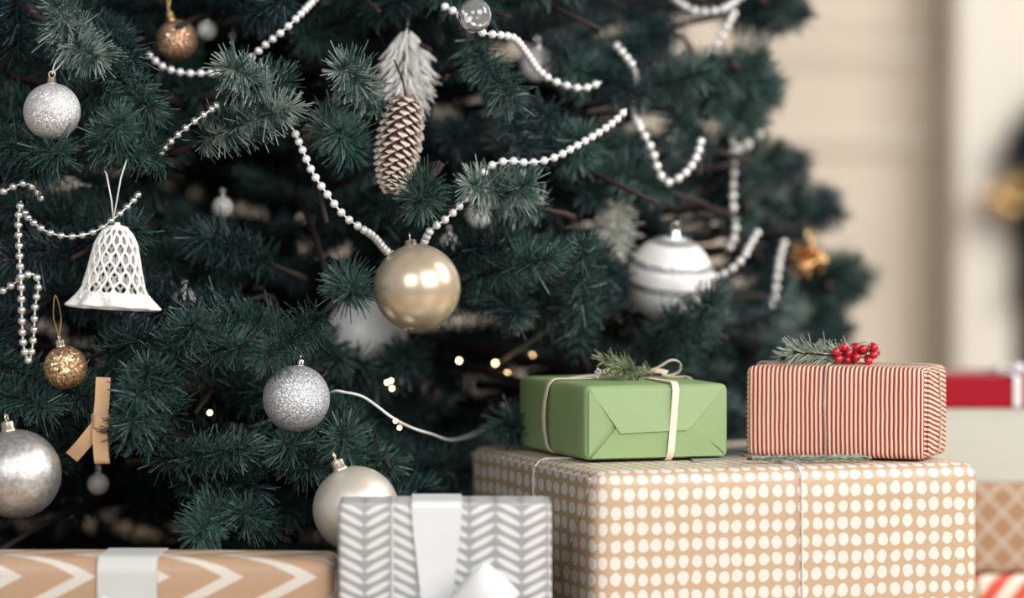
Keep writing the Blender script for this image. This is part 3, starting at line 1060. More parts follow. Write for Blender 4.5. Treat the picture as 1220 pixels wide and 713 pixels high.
def bauble(name, label, px, py, rpx, D, mat, cap_px, capmat, cap_r, cap_h, thread=None, loop_h=0.03, group=None, lean=0.0, ring=True, spin=0.0, cat='bauble', hook=None):
    c = P(px, py, D)
    r = rpx / FPX * D
    d = P(cap_px[0], cap_px[1], D + lean) - c
    d.normalize()
    root = empty(name, Matrix.Translation(c) @ rot_to(d, spin))
    tag(root, label, cat, group)
    root['kind'] = 'thing'
    mw = world_of(root)
    link('ball', sphere_mesh('ball', r, mat), root, mw)
    # crimped cap
    n = 24
    prof = [(cap_r * 1.15, r * .985 - .0005), (cap_r * 1.12, r * .99 + cap_h * .12), (cap_r, r * .99 + cap_h * .2), (cap_r * .95, r * .99 + cap_h * .85), (cap_r * .8, r * .99 + cap_h), (1e-5, r * .99 + cap_h)]
    v, f = lathe(prof, 48, wave=lambda i, t: .05 * math.cos(16 * t) if 0 < i < 4 else 0)
    cap = link('cap', mesh('cap', v, f, capmat), root, mw)
    if ring:
        rr = cap_r * .7
        top = Vector((0, 0, r * .99 + cap_h + rr * .75))
        pts = [top + Vector((rr * math.cos(t), 0, rr * math.sin(t))) for t in np.linspace(0, 2 * math.pi, 20)[:-1]]
        v, f = tube(pts, 0.0007, 6, True)
        adopt(link('ring', mesh('ring', v, f, capmat)), cap, mw)
    if thread:
        t0 = c + d * (r + cap_h + cap_r * .6)
        hk = hook if hook else t0 + Vector((0, 0.01, loop_h))
        s = Vector((0.0035, 0, 0))
        pts = catmull([t0, t0.lerp(hk, .5) + s, hk, t0.lerp(hk, .5) - s, t0], 8)
        v, f = tube([p - c for p in pts], 0.0006, 5)
        link('hanging_loop', mesh('hanging_loop', v, f, thread), root, Matrix.Translation(c))
    return root, c, r, d


bauble('silver_bauble', 'pale silver glitter bauble hanging among the sprigs above the crochet bell', 62, 133, 34, 3.58, M['silver_glitter'], (62, 95), M['pale_gold'], .0042, .006, M['thread'], .05, hook=P(80, 58, 3.60))
bauble('rose_gold_bauble', 'rose gold glitter bauble with a tall cap above the pearl bead garland', 211, 48, 25, 3.80, M['rose_glitter'], (202, 15), M['gold'], .0042, .009, M['gold_thread'], .05)
bauble('champagne_bauble', 'large glossy champagne pearl bauble at the middle of the tree', 497, 343, 52, 3.56, M['champagne'], (489, 288), M['pale_gold'], .0055, .005, lean=.003, spin=.6)
bauble('silver_bauble', 'silver glitter bauble beside the white light wire', 353, 475, 40, 3.60, M['silver_glitter_fine'], (357, 432), M['silver'], .0042, .006)
bauble('silver_bauble', 'large mottled silver bauble below the long sprig and beside the tan ribbon', 20, 565, 53, 3.54, M['crackle_silver'], (9, 505), M['pale_gold'], .0062, .009)
bauble('gold_bauble', 'small gold glitter bauble on a gold thread below the doubled bead loop', 78, 438, 26, 3.58, M['gold_glitter'], (71, 405), M['pale_gold'], .0042, .006, M['gold_thread'], .04, hook=P(66, 352, 3.60))
bauble('champagne_bauble', 'large satin champagne bauble standing behind the grey leaf-patterned gift', 424, 607, 51.5, 3.56, M['matte_champagne'], (401, 550), M['pale_gold'], .0068, .010)
wb, wc, wr, wdv = bauble('white_bauble', 'large white bauble with grey glitter bands behind the green gift', 798, 333, 52.5, 3.95, M['white_satin'], (804, 278), M['silver'], .006, .008, lean=-.012)
for la, hw in ((66, .0022), (24, .0030), (-5, .0036)):
    v, f = [], []
    prof = []
    for k in range(5):
        z = wr * math.sin(R(la)) + hw * (k - 2) / 2
        prof.append((math.sqrt(wr * wr - z * z) + .0005, z))
    lathe(prof, 72, v, f)
    link('glitter_band', mesh('glitter_band', v, f, M['band_glitter']), wb, Matrix.Translation(wc) @ rot_to(wdv))['label'] = 'grey glitter band'
bauble('grey_white_bauble', 'soft grey white bauble half hidden behind the champagne bauble and sprig', 436, 402, 50, 3.93, M['grey_satin'], (440, 350), M['silver'], .006, .007)
bauble('white_bauble', 'small white bauble crossed by the pearl garland near the glass ball', 640, 77, 21, 3.95, M['white_satin'], (640, 52), M['silver'], .004, .006)
for (x, y, r, D, lab) in ((570, 258, 15, 3.86, 'small white bauble below the frosted sprig and bead garland'), (535, 290, 12, 3.86, 'little white bauble just behind the champagne bauble'),
                          (220, 357, 14, 3.80, 'small white bauble deep in the tree beside the crochet bell'), (265, 247, 13, 3.86, 'small white bauble in the dark gap above the brown twig'),
                          (117, 577, 13, 3.80, 'small white bauble in the dark below the tan ribbon'), (247, 36, 12, 3.92, 'small white bauble right behind the rose gold bauble')):
    bauble('small_white_bauble', lab, x, y, r, D, M['white_satin'], (x, y - 20), M['silver'], .003, .004)

# clear glass ball
c = P(566, 18, 3.62)
r = 20 / FPX * 3.62
root = empty('glass_ball', Matrix.Translation(c)); tag(root, 'clear glass ball ornament at the start of the pearl garland', 'bauble')
prof_o = [(max(1e-5, r * math.sin(math.pi * i / 30)), -r * math.cos(math.pi * i / 30)) for i in range(31)]
v, f = lathe(prof_o, 48)
n0 = len(v)
ri = r * .90
v2, f2 = lathe([(max(1e-5, ri * math.sin(math.pi * i / 30)), -ri * math.cos(math.pi * i / 30)) for i in range(31)], 48)
v += v2
f += [tuple(n0 + k for k in q)[::-1] for q in f2]
link('ball', mesh('ball', v, f, M['glass']), root, Matrix.Translation(c))
v, f = lathe([(.004, r * .98), (.004, r * 1.0 + .005), (1e-5, r + .005)], 24)
link('cap', mesh('cap', v, f, M['silver']), root, Matrix.Translation(c))

# crinkled gold ornament at the right edge of the tree
c = P(962, 305, 4.24)
root = empty('gold_ornament', Matrix.Translation(c)); tag(root, 'crumpled gold foil ornament at the right edge of the tree', 'ornament')
r = 26 / FPX * 4.24
for k in range(11):
    zz = 1 - 2 * (k + .5) / 11
    t = k * 2.4
    d = Vector((math.cos(t) * math.sqrt(1 - zz * zz), math.sin(t) * math.sqrt(1 - zz * zz), zz))
    # cupped foil petal
    vv, ff = [], []
    a_, b_ = frame_at(d)
    n = 8
    for i in range(n + 1):
        s = i / n
        wdt = r * .62 * math.sin(math.pi * min(1, s * .85 + .12))
        for j in range(5):
            u = (j - 2) / 2
            vv.append(d * (r * 1.05 * s) + a_ * (wdt * u) + b_ * (r * (.32 * s * s - .22 * (1 - u * u) * s) + r * .06 * math.sin(9 * s + 5 * u)))
    for i in range(n):
        for j in range(4):
            q = i * 5 + j
            ff.append((q, q + 1, q + 6, q + 5))
    o = link('petal', mesh('petal', vv, ff, M['gold_dim']), root, Matrix.Translation(c))
    md = o.modifiers.new('thick', 'SOLIDIFY'); md.thickness = .0008
v, f = tube([Vector((0, 0, 0)), Vector((0, 0, r)), Vector((-.003, .006, r * 1.6))], .0012, 6)
link('stem', mesh('stem', v, f, M['gold']), root, Matrix.Translation(c))

# crochet bell
SB = 3.57 / FPX
bc = P(134, 366, 3.57)
root = empty('crochet_bell', Matrix.Translation(bc)); tag(root, 'white crochet lace bell hanging on a white thread', 'bell ornament')
PR = [(0.0, 3), (0.03, 10), (.10, 18), (.24, 25), (.53, 31), (.77, 37), (.88, 43), (.96, 49), (1.0, 52)]


def bell_r(t):
    for (a, ra), (b, rb) in zip(PR, PR[1:]):
        if t <= b: return (ra + (rb - ra) * (t - a) / (b - a)) * SB
    return 50 * SB


H = 98 * SB
tiltm = Matrix.Translation(bc) @ Matrix.Rotation(R(3), 4, 'Y') @ Matrix.Rotation(R(-4), 4, 'X')


def bell_pt(t, th, scal=0):
    r = bell_r(t) * (1 + scal * math.cos(9 * th))
    z = H * (1 - t) - (abs(scal) * .5 * H * max(0, t - .85) * (1 - math.cos(9 * th)) * 0.6)
    return Vector((r * math.cos(th), r * math.sin(th), z))


v, f = [], []
NS = 15
for k in range(NS):
    for sg in (-1, 1):
        pts = []
        for t in np.linspace(0.03, .93, 50):
            # strands sway to and fro so that they cross and leave long holes
            th = 2 * math.pi * k / NS + sg * (math.pi / NS) * (0.5 - (0.5 + .22 * math.sin(3.1 * k + 2 * t * 6)) * math.cos(2 * math.pi * 4.3 * t ** .9))
            pts.append(bell_pt(t, th))
        tube(pts, 0.00135, 6, False, v, f)
for t in (.03, .055):
    tube([bell_pt(t, x) for x in np.linspace(0, 2 * math.pi, 41)[:-1]], .0014, 6, True, v, f)
link('lace_body', mesh('lace_body', v, f, M['cotton']), root, tiltm)
v, f = [], []
for i, t in enumerate((.86, .89, .92, .95, .98, 1.0)):
    tube([bell_pt(t, x, .0 if t < .8 else .09 * (t - .78) / .22) for x in np.linspace(0, 2 * math.pi, 91)[:-1]], .0015, 6, True, v, f)
for k in range(54):
    x = 2 * math.pi * k / 54
    tube([bell_pt(t, x + .05 * math.sin(20 * t), .09 * max(0, t - .78) / .22) for t in np.linspace(.85, 1.0, 8)], .0012, 5, False, v, f)
link('scalloped_hem', mesh('scalloped_hem', v, f, M['cotton']), root, tiltm)
v, f = lathe([(1e-5, H * .945), (.006, H * .95), (.0115, H * .965), (.009, H * .985), (.003, H * 1.0), (.0026, H * 1.03), (1e-5, H * 1.035)], 24)
link('crown', mesh('crown', v, f, M['cotton']), root, tiltm)
v, f = [], []
tp = P(135, 262, 3.57)
tube([tp, P(133, 240, 3.568), P(127, 208, 3.566), P(125, 204, 3.57)], .0007, 6, False, v, f)
tube([tp, P(139, 240, 3.566), P(144, 212, 3.562), P(151, 190, 3.57)], .0007, 6, False, v, f)
link('hanging_thread', mesh('hanging_thread', [Vector(x) - bc for x in v], f, M['thread']), root, Matrix.Translation(bc))

# pinecone
top, bot = P(484, 118, 3.72), P(465, 230, 3.69)
ax = (bot - top)
Lc = ax.length
root = empty('pine_cone', Matrix.Translation(top)); tag(root, 'long hanging pine cone with frosted scale tips below the frosted sprig', 'pine cone')
mw = Matrix.Translation(top) @ rot_to(ax.normalized())


def cone_r(s):
    return (0.0055 + 0.0155 * math.sin(math.pi * min(1, .22 + .74 * s)) ** 1.0) * (1.0 if s < .9 else 1 - (s - .9) * 3)


v, f = lathe([(1e-5, 0)] + [(cone_r(s) * .55, Lc * s) for s in np.linspace(.02, .98, 12)] + [(1e-5, Lc)], 14)
link('core', mesh('core', v, f, M['cone_brown']), root, mw)
v, f, mi = [], [], []
NSC = 150
for k in range(NSC):
    s = (k + .5) / NSC
    th = k * 2.399963
    rr = cone_r(s)
    rad = Vector((math.cos(th), math.sin(th), 0))
    tn = Vector((-math.sin(th), math.cos(th), 0))
    d = (rad * .75 + Vector((0, 0, 1)) * .75).normalized()
    up = d.cross(tn)
    p0 = rad * rr * .4 + Vector((0, 0, Lc * s - .004))
    ln = rr * .85 + .002
    wds = ((0, .0018), (.55, .0046), (.82, .0050), (1.0, .0022))
    b0 = len(v)
    for (q, wdh) in wds:
        cpt = p0 + d * ln * q + up * (-.0012 * q * q)
        th_ = .0009 if q < .6 else .0015
        v += [cpt - tn * wdh - up * th_ * .4, cpt + up * -th_, cpt + tn * wdh - up * th_ * .4, cpt + up * th_]
    for i in range(3):
        for j in range(4):
            j2 = (j + 1) % 4
            f.append((b0 + 4 * i + j, b0 + 4 * i + j2, b0 + 4 * i + 4 + j2, b0 + 4 * i + 4 + j)); mi.append(1 if i >= 1 else 0)
    f.append((b0 + 12, b0 + 13, b0 + 14, b0 + 15)); mi.append(1)
link('scales', mesh('scales', v, f, [M['cone_brown'], M['cone_tip']], False, mi), root, mw)['kind'] = 'stuff'
v, f = tube([P(484, 118, 3.72) - top, P(480, 96, 3.73) - top, P(470, 72, 3.76) - top], .0012, 6)
link('hanging_loop', mesh('hanging_loop', v, f, M['stem']), root, Matrix.Translation(top))

# white fluffy drop behind it
c = P(484, 86, 3.80)
root = empty('feather_ornament', Matrix.Translation(c)); tag(root, 'white feathery drop ornament behind the pine cone and frosted sprig', 'ornament')
v, f = [], []
for k in range(300):
    s = k / 300
    th = k * 2.399963 + rng.uniform(-.4, .4)
    zc = .040 - .082 * s
    rr = .004 + .017 * math.sin(math.pi * min(1, s * .8 + .18))
    rad = Vector((math.cos(th), math.sin(th), 0))
    p0 = Vector((0, 0, zc)) + rad * rr * .3
    p2 = p0 + rad * rr * rng.uniform(.8, 1.45) + Vector((0, 0, -rng.uniform(.012, .026)))
    tube([p0, p0.lerp(p2, .5) + rad * .003, p2], lambda q: .0013 * (1 - .7 * q), 4, False, v, f, False)
link('plume', mesh('plume', v, f, M['cotton']), root, Matrix.Translation(c))['kind'] = 'stuff'
v, f = tube([Vector((0, 0, -.02)), Vector((0, 0, .04)), Vector((.003, .01, .062))], .0015, 6)
link('stem', mesh('stem', v, f, M['silver']), root, Matrix.Translation(c))

# tan ribbon tied with a loop
c = P(121, 552, 3.575)
root = empty('tan_ribbon', Matrix.Translation(c)); tag(root, 'tan ribbon knotted with a slanting tail beside the large silver bauble', 'ribbon')
mw = Matrix.Translation(c)
S = 3.575 / FPX
wid = 17.5 * S


def loc(px, py, D): return P(px, py, D) - c


path = catmull([loc(123, 450, 3.585), loc(121.5, 480, 3.572), loc(119, 505, 3.568), loc(119.5, 530, 3.566), loc(121, 549, 3.568), loc(122, 552.5, 3.574), loc(122, 545, 3.581), loc(121, 515, 3.577)], 6)
v, f = strip(path, wid, .0007, Vector((1, .12, 0)))
link('upright_band', mesh('upright_band', v, f, M['tan_ribbon'], False), root, mw)
path = catmull([loc(120, 503, 3.572), loc(110, 516, 3.570), loc(98, 531, 3.572), loc(85.5, 545, 3.578)], 6)
v, f = strip(path, wid * .98, .0007, Vector((.8, .15, -.7)))
link('slanting_tail', mesh('slanting_tail', v, f, M['tan_ribbon'], False), root, mw)
path = catmull([loc(109, 500, 3.574), loc(112, 502, 3.564), loc(120, 504, 3.5625), loc(128, 503, 3.564), loc(132, 500, 3.574)], 5)
v, f = strip(path, 14 * S, .0008, Vector((0, 0, 1)))
link('knot', mesh('knot', v, f, M['tan_ribbon'], False), root, mw)

# bead garlands
bead_me = {}
for mat, lab, dia, fine, pts in BEADS:
    k = (mat, dia)
    if k not in bead_me:
        bead_me[k] = sphere_mesh('bead', dia / 2, M[mat], 16, 10)
    root = empty('bead_garland', Matrix.Translation(pts[0]))
    tag(root, lab, 'garland', 'bead garlands on the tree')
    v, f = tube([p - pts[0] for p in fine[::3]], .0009, 5)
    link('string', mesh('string', v, f, M['thread']), root, Matrix.Translation(pts[0]))
    for p in pts:
        link('bead', bead_me[k], root, Matrix.Translation(p))

# crystal drops at the right
c = P(894, 142, 4.12)
root = empty('crystal_garland', Matrix.Translation(c)); tag(root, 'clear crystal drops hanging beside the right bough tips', 'garland')
vv, ff = lathe([(1e-5, -.008), (.0062, -.002), (.0066, .002), (.004, .006), (1e-5, .0075)], 8)
cm = mesh('crystal', vv, ff, M['bead_pearl'], False)
cp = [(886, 132), (896, 145), (904, 160), (890, 172), (878, 178)]
for (x, y) in cp:
    link('crystal', cm, root, Matrix.Translation(P(x, y, 4.12)))
v, f = tube([P(x, y, 4.12) - c for (x, y) in [(892, 112)] + cp], .0007, 5)
link('wire', mesh('wire', v, f, M['silver']), root, Matrix.Translation(c))

# fairy lights
c = P(393, 468, 3.66)
root = empty('fairy_lights', Matrix.Translation(c)); tag(root, 'string of warm white fairy lights on a pale wire through the lower branches', 'fairy lights')
wp = [(250, 498, 3.84), (290, 510, 3.80), (350, 490, 3.72), (393, 468, 3.66), (412, 468, 3.655), (432, 473, 3.66), (450, 485, 3.665), (466, 497, 3.67), (488, 509, 3.70), (512, 517, 3.73), (545, 524, 3.86), (590, 500, 4.25),
      (560, 460, 4.2), (590, 436, 4.05), (632, 408, 3.97), (660, 388, 3.93), (678, 374, 3.95), (700, 360, 4.05)]
v, f = tube(catmull([P(*p) - c for p in wp], 8), .0014, 7)
link('wire', mesh('wire', v, f, M['wire']), root, Matrix.Translation(c))
vv, ff = lathe([(1e-5, -.0023), (.0014, -.0018), (.0021, -.0006), (.0021, .0007), (.0013, .0018), (1e-5, .0023)], 12)
bme = mesh('bulb', vv, ff, M['bulb'])
for (x, y, D) in ((471, 502, 3.66), (466, 454, 3.79), (461, 456, 3.80), (547, 430, 3.94), (590, 433, 4.0), (626, 426, 4.12), (634, 425, 4.13), (250, 492, 3.79), (476, 510, 3.69), (467, 463, 3.82), (884, 460, 4.28), (604, 446, 4.05)):
    link('bulb', bme, root, Matrix.Translation(P(x, y, D)))

# ------------------------------------------------------------------ gifts


def wrapped(name, wd, d, h, r, mat, bulge=0.0, n=16, uvoff=(0, 0), side_swap=False, seed=1, side_scale=1.0):
    """paper-wrapped carton: rounded edges, slightly bulging faces, metric UVs; local x 0..wd, y 0..d, z 0..h"""
    g = random.Random(seed)
    S3 = Vector((wd, d, h))

    def lines(L):
        e = [0, r * .25, r * .55, r]
        inner = list(np.linspace(r, L - r, n))[1:-1]
        return e + inner + [L - x for x in e[::-1]]
    ax3 = [lines(wd), lines(d), lines(h)]
    verts, faces, uvs, idx = [], [], [], {}

    def add(p):
        k = tuple(round(x, 6) for x in p)
        if k in idx: return idx[k]
        q = Vector((min(max(p.x, r), wd - r), min(max(p.y, r), d - r), min(max(p.z, r), h - r)))
        e = p - q
        o = q + e.normalized() * r if e.length > 1e-9 else p.copy()
        c = [(p[i] / S3[i] - .5) * 2 for i in range(3)]
        for i in range(3):
            if abs(abs(c[i]) - 1) < 1e-6 and bulge:
                j, l = [x for x in range(3) if x != i]
                if not (i == 2 and c[i] < 0):
                    o[i] += (1 if c[i] > 0 else -1) * bulge * (1 - c[j] ** 2) * (1 - c[l] ** 2)
        verts.append(o)
        idx[k] = len(verts) - 1
        return idx[k]
    for axis in range(3):
        j, l = [x for x in range(3) if x != axis]
        for sgn in (0, 1):
            A, B = ax3[j], ax3[l]
            for i in range(len(A) - 1):
                for k in range(len(B) - 1):
                    quad, uq = [], []
                    for (ii, kk) in ((0, 0), (1, 0), (1, 1), (0, 1)):
                        p = Vector((0, 0, 0))
                        p[axis] = S3[axis] * sgn
                        p[j], p[l] = A[i + ii], B[k + kk]
                        quad.append(add(p))
                        if axis == 1: uu = (p.x, p.z)
                        elif axis == 2: uu = (p.x, h + p.y)
                        else:
                            uu = ((wd + p.y * side_scale) if sgn else -p.y * side_scale, p.z)
                            if side_swap: uu = (p.z * .93 + .16 * p.y, p.y)
                        uq.append((uu[0] + uvoff[0], uu[1] + uvoff[1]))
                    if (axis == 1) == (sgn == 1):
                        pass
                    flip = (sgn == 0) != (axis == 1)
                    if flip: quad, uq = quad[::-1], uq[::-1]
                    faces.append(quad); uvs.append(uq)
    me = mesh(name, verts, faces, mat)
    ul = me.uv_layers.new(name='UVMap')
    flat = [c for q in uvs for p in q for c in p]
    ul.data.foreach_set('uv', flat)
    return me


def loop_path(axis, pos, wd, d, h, r, off, nseg=6, sag=None):
    """closed path hugging the box in the plane axis = pos"""
    L = d if axis == 'x' else wd
    pts = []
    lo, hi, zl, zh = -off, L + off, 0.0004, h + off
    rr = r + off
    for (cx, cz, a0) in ((hi - rr, zh - rr, 0), (lo + rr, zh - rr, 90), (lo + rr, zl + rr, 180), (hi - rr, zl + rr, 270)):
        for k in range(nseg + 1):
            t = R(a0 + 90 * k / nseg)
            pts.append((cx + rr * math.cos(t), cz + rr * math.sin(t)))
    out = []
    n = len(pts)
    for i in range(n):
        a_, b_ = pts[i], pts[(i + 1) % n]
        ln = math.hypot(b_[0] - a_[0], b_[1] - a_[1])
        m_ = max(1, int(ln / .012))
        for k in range(m_):
            out.append((a_[0] + (b_[0] - a_[0]) * k / m_, a_[1] + (b_[1] - a_[1]) * k / m_))
    if axis == 'x': return [Vector((pos, q[0], q[1])) for q in out]
    return [Vector((q[0], pos, q[1])) for q in out]


def band(name, axis, pos, width, wd, d, h, r, mat, off=.0008, thick=.0006, wfun=None, shift=None):
    pts = loop_path(axis, pos, wd, d, h, r, off)
    pts.append(pts[0].copy())
    side = Vector((1, 0, 0)) if axis == 'x' else Vector((0, 1, 0))
    ws = []
    for i, p in enumerate(pts):
        ws.append(width * (wfun(p) if wfun else 1))
        if shift: pts[i] = p + shift(p)
    v, f = strip(pts, ws, thick, side)
    return mesh(name, v, f, mat, False)


def cord(name, axis, pos, rad, wd, d, h, r, mat, shift=None):
    pts = loop_path(axis, pos, wd, d, h, r, rad * .9)
    if shift: pts = [p + shift(p) for p in pts]
    # two plies twisted
    dense = []
    n = len(pts)
    for i in range(n):
        a_, b_ = pts[i], pts[(i + 1) % n]
        k = max(1, int((b_ - a_).length / .0022))
        dense += [a_.lerp(b_, q / k) for q in range(k)]
    v, f = [], []
    m_ = len(dense)
    turns = round(m_ * .0022 / .006)
    for ply in (0, math.pi):
        pp = []
        for i, p in enumerate(dense):
            d_ = (dense[(i + 1) % m_] - dense[i - 1]).normalized()
            a_, b_ = frame_at(d_, Vector((1, 0, 0)) if axis == 'x' else Vector((0, 1, 0)))
            t = ply + 2 * math.pi * turns * i / m_
            pp.append(p + (a_ * math.cos(t) + b_ * math.sin(t)) * rad * .5)
        tube(pp, rad * .55, 5, True, v, f)
    return mesh(name, v, f, mat)


def flap(name, pts, n, thick, mat, uvfun=None):
    """thin folded paper panel: outline on a face, raised along n"""
    k = len(pts)
    v = [Vector(p) for p in pts] + [Vector(p) + n * thick for p in pts]
    f = [tuple(range(k, 2 * k)), tuple(range(k))[::-1]] + [(i, (i + 1) % k, k + (i + 1) % k, k + i) for i in range(k)]
    me = mesh(name, v, f, mat, False)
    bm = bmesh.new(); bm.from_mesh(me)
    bmesh.ops.recalc_face_normals(bm, faces=bm.faces)
    bm.to_mesh(me); bm.free()
    ul = me.uv_layers.new(name='UVMap')
    for lp in me.loops:
        co = me.vertices[lp.vertex_index].co
        ul.data[lp.index].uv = uvfun(co) if uvfun else (co.x, co.z)
    return me


def gift(name, key, label, cat='gift'):
    m_, wd_, d_, h_ = G[key]
    o = empty(name, m_)
    tag(o, label, cat)
    return o, m_, wd_, d_, h_


# --- large polka dot box
o, m_, wd_, d_, h_ = gift('gift_box', 'dot', 'large kraft paper gift box with white dots under the green and striped gifts')
rd = .013
link('wrapping_paper', wrapped('wrapping_paper', wd_, d_, h_, rd, M['dot_paper'], .001, 18, side_scale=.58), o, m_)
lf = lambda co: (-co.y * .58, co.z)
link('paper_flap', flap('paper_flap', [(-.001, .006, h_ - .008), (-.001, .012, h_ - .006), (-.001, d_ - .012, h_ - .006), (-.001, d_ * .72, h_ * .40), (-.001, d_ * .50, h_ * .40)], Vector((-1, 0, 0)), .0016, M['dot_paper'], lf), o, m_)
link('paper_flap', flap('paper_flap', [(-.0008, .010, .01), (-.0008, d_ * .40, h_ * .38), (-.0008, d_ * .70, h_ * .38), (-.0008, d_ - .01, .01)], Vector((-1, 0, 0)), .0012, M['dot_paper'], lf), o, m_)
inv = m_.inverted()
xc = (inv @ PZ(949, 557, ZT)).x
link('cord', cord('cord', 'x', xc + .003, .0013, wd_, d_, h_, rd, M['pink_cord'], lambda p: Vector((0, -.0012 if p.y < d_ / 2 else .0012, .001)) + Vector((.004 * math.sin(3 * (h_ - p.z)), 0, 0))), o, m_)
link('cord', cord('cord', 'y', d_ * .44, .0013, wd_, d_, h_, rd, M['pink_cord'], lambda p: Vector((-.0024 if p.x < wd_ / 2 else .0024, 0, -.0003))), o, m_)

# --- green box
o, m_, wd_, d_, h_ = gift('gift_box', 'green', 'green paper gift box tied with cream ribbon and a pine sprig')
rd = .0065
gp = M['green_paper']
link('wrapping_paper', wrapped('wrapping_paper', wd_, d_, h_, rd, gp, .0015, 12), o, m_)
yf = -.0008
nf = Vector((0, -1, 0))
e = .0035
# side folds, then bottom fold, then the top fold over both, as envelope ends go
link('paper_flap', flap('paper_flap', [(e, yf, h_ - e), (e, yf, e), (wd_ * .10, yf - .0004, h_ * .28), (wd_ * .205, yf - .0006, h_ * .50), (wd_ * .12, yf - .0004, h_ * .72)], nf, .0008, gp), o, m_)
link('paper_flap', flap('paper_flap', [(wd_ - e, yf, h_ - e), (wd_ * .68, yf - .0006, h_ * .55), (wd_ - e, yf, e)], nf, .0008, gp), o, m_)
link('paper_flap', flap('paper_flap', [(e * 1.6, yf, e * .6), (wd_ - e * 1.4, yf, e * .6), (wd_ * .72, yf - .0012, h_ * .52), (wd_ * .225, yf - .0012, h_ * .47)], nf, .0012, gp), o, m_)
link('paper_flap', flap('paper_flap', [(e * 1.2, yf + .001, h_ - e * .9), (wd_ * .235, yf - .0026, h_ * .36), (wd_ * .70, yf - .0026, h_ * .385), (wd_ - e * 1.2, yf + .001, h_ - e * .9)], nf, .0012, gp), o, m_)
inv = m_.inverted()
xr = (inv @ P(797, 500, 3.70)).x
cr = M['cream_ribbon']
xr = wd_ * .60
link('ribbon', band('ribbon', 'x', xr, .0068, wd_, d_, h_, rd, cr, .0046, .0007, None, lambda p: Vector((.006 * (p.z / h_ - .5), 0, -.002))), o, m_)
yl = d_ * .50
link('ribbon', band('ribbon', 'y', yl, .0068, wd_, d_, h_, rd, cr, .0022, .0007, None, lambda p: Vector((-.0055 * math.sin(math.pi * min(1, max(0, p.z / h_))) if p.x < 0.02 else 0, 0, 0))), o, m_)
# bow
DB = proj(m_ @ Vector((xr, yl, h_)))[2]
kn = inv @ P(768, 440, DB)
kn = Vector((xr, yl, h_ + .005))
kx, ky, DB = proj(m_ @ kn)


def gl(dx, dy, dD=0.0):
    return inv @ P(kx + dx, ky + dy, DB + dD)


bow = link('bow', mesh('bow', *strip(catmull([gl(-12, 2), gl(-6, -3, -.004), gl(2, -4, -.006), gl(9, -2, -.003), gl(13, 2)], 5), .007, .0012, Vector((.2, .4, 1))), cr, False), o, m_)
bow['label'] = 'cream ribbon knot with a loop'
bm_ = m_


def bowpart(name, path, wid, side):
    v, f = strip(catmull(path, 8), wid, .0006, side)
    x = link(name, mesh(name, v, f, cr, False))
    adopt(x, bow, m_)


bowpart('loop', [gl(8, -1), gl(26, -8, -.004), gl(42, -17, -.006), gl(53, -14, -.004), gl(52, -4, 0), gl(40, 1, .002), gl(22, -2, .002), gl(8, 0)], .0062, Vector((.15, 1, .15)))
bowpart('tail', [gl(4, 0), gl(18, -4, -.01), gl(30, -4, -.016), gl(38, -2, -.02)], .005, Vector((.1, .6, .6)))
bowpart('tail', [gl(-8, 0), gl(-32, 0, -.004), gl(-62, 2, .0), gl(-80, 5, .002)], .005, Vector((.1, 1, .2)))
bowpart('loop', [gl(0, -2), gl(-10, -7, .012), gl(-22, -8, .02), gl(-26, -3, .018), gl(-14, -1, .008), gl(0, 0)], .005, Vector((.15, 1, .2)))
for (b0, t0, n, nl) in (((18, -4, -.01), (-42, -18, -.012), 60, .0135), ((4, -8, -.012), (-10, 0, -.05), 110, .0165), ((30, 0, -.012), (0, 2, -.03), 70, .0145), ((-4, -2, -.01), (-26, -14, -.03), 40, .014)):
    a, b = m_ @ gl(*b0), m_ @ gl(*t0)
    L = (b - a).length
    V, F, MI = sprig_arrays(L, n, nl, 40 + n, .0006, open_tip=False, spread=50, start=.25)
    sm = mesh('pine_sprig', V, F, [M['fresh'], M['stem'], M['bud']], False, MI)
    link('pine_sprig', sm, o, Matrix.Translation(a) @ (b - a).to_track_quat('X', 'Z').to_matrix().to_4x4())
v, f = [], []
fl0 = gl(-38, 0, -.022)
for k in range(22):
    rr = rng.uniform(.0011, .0019)
    c0 = fl0 + Vector((rng.uniform(-.008, .008), rng.uniform(-.005, .005), rng.uniform(-.003, .005)))
    b0 = len(v)
    vv, ff = lathe([(1e-5, -rr), (rr * .8, -rr * .55), (rr, 0), (rr * .8, rr * .6), (1e-5, rr)], 7)
    v += [x + c0 for x in vv]
    f += [tuple(b0 + i for i in q) for q in ff]
x = link('dried_flower_head', mesh('dried_flower_head', v, f, M['dry_flower']), o, m_)
x['kind'] = 'stuff'; x['label'] = 'cluster of tiny cream dried flowers'
v, f = tube([fl0, gl(-20, -2, -.01)], .0008, 5)
link('flower_stalk', mesh('flower_stalk', v, f, M['fresh']), o, m_)

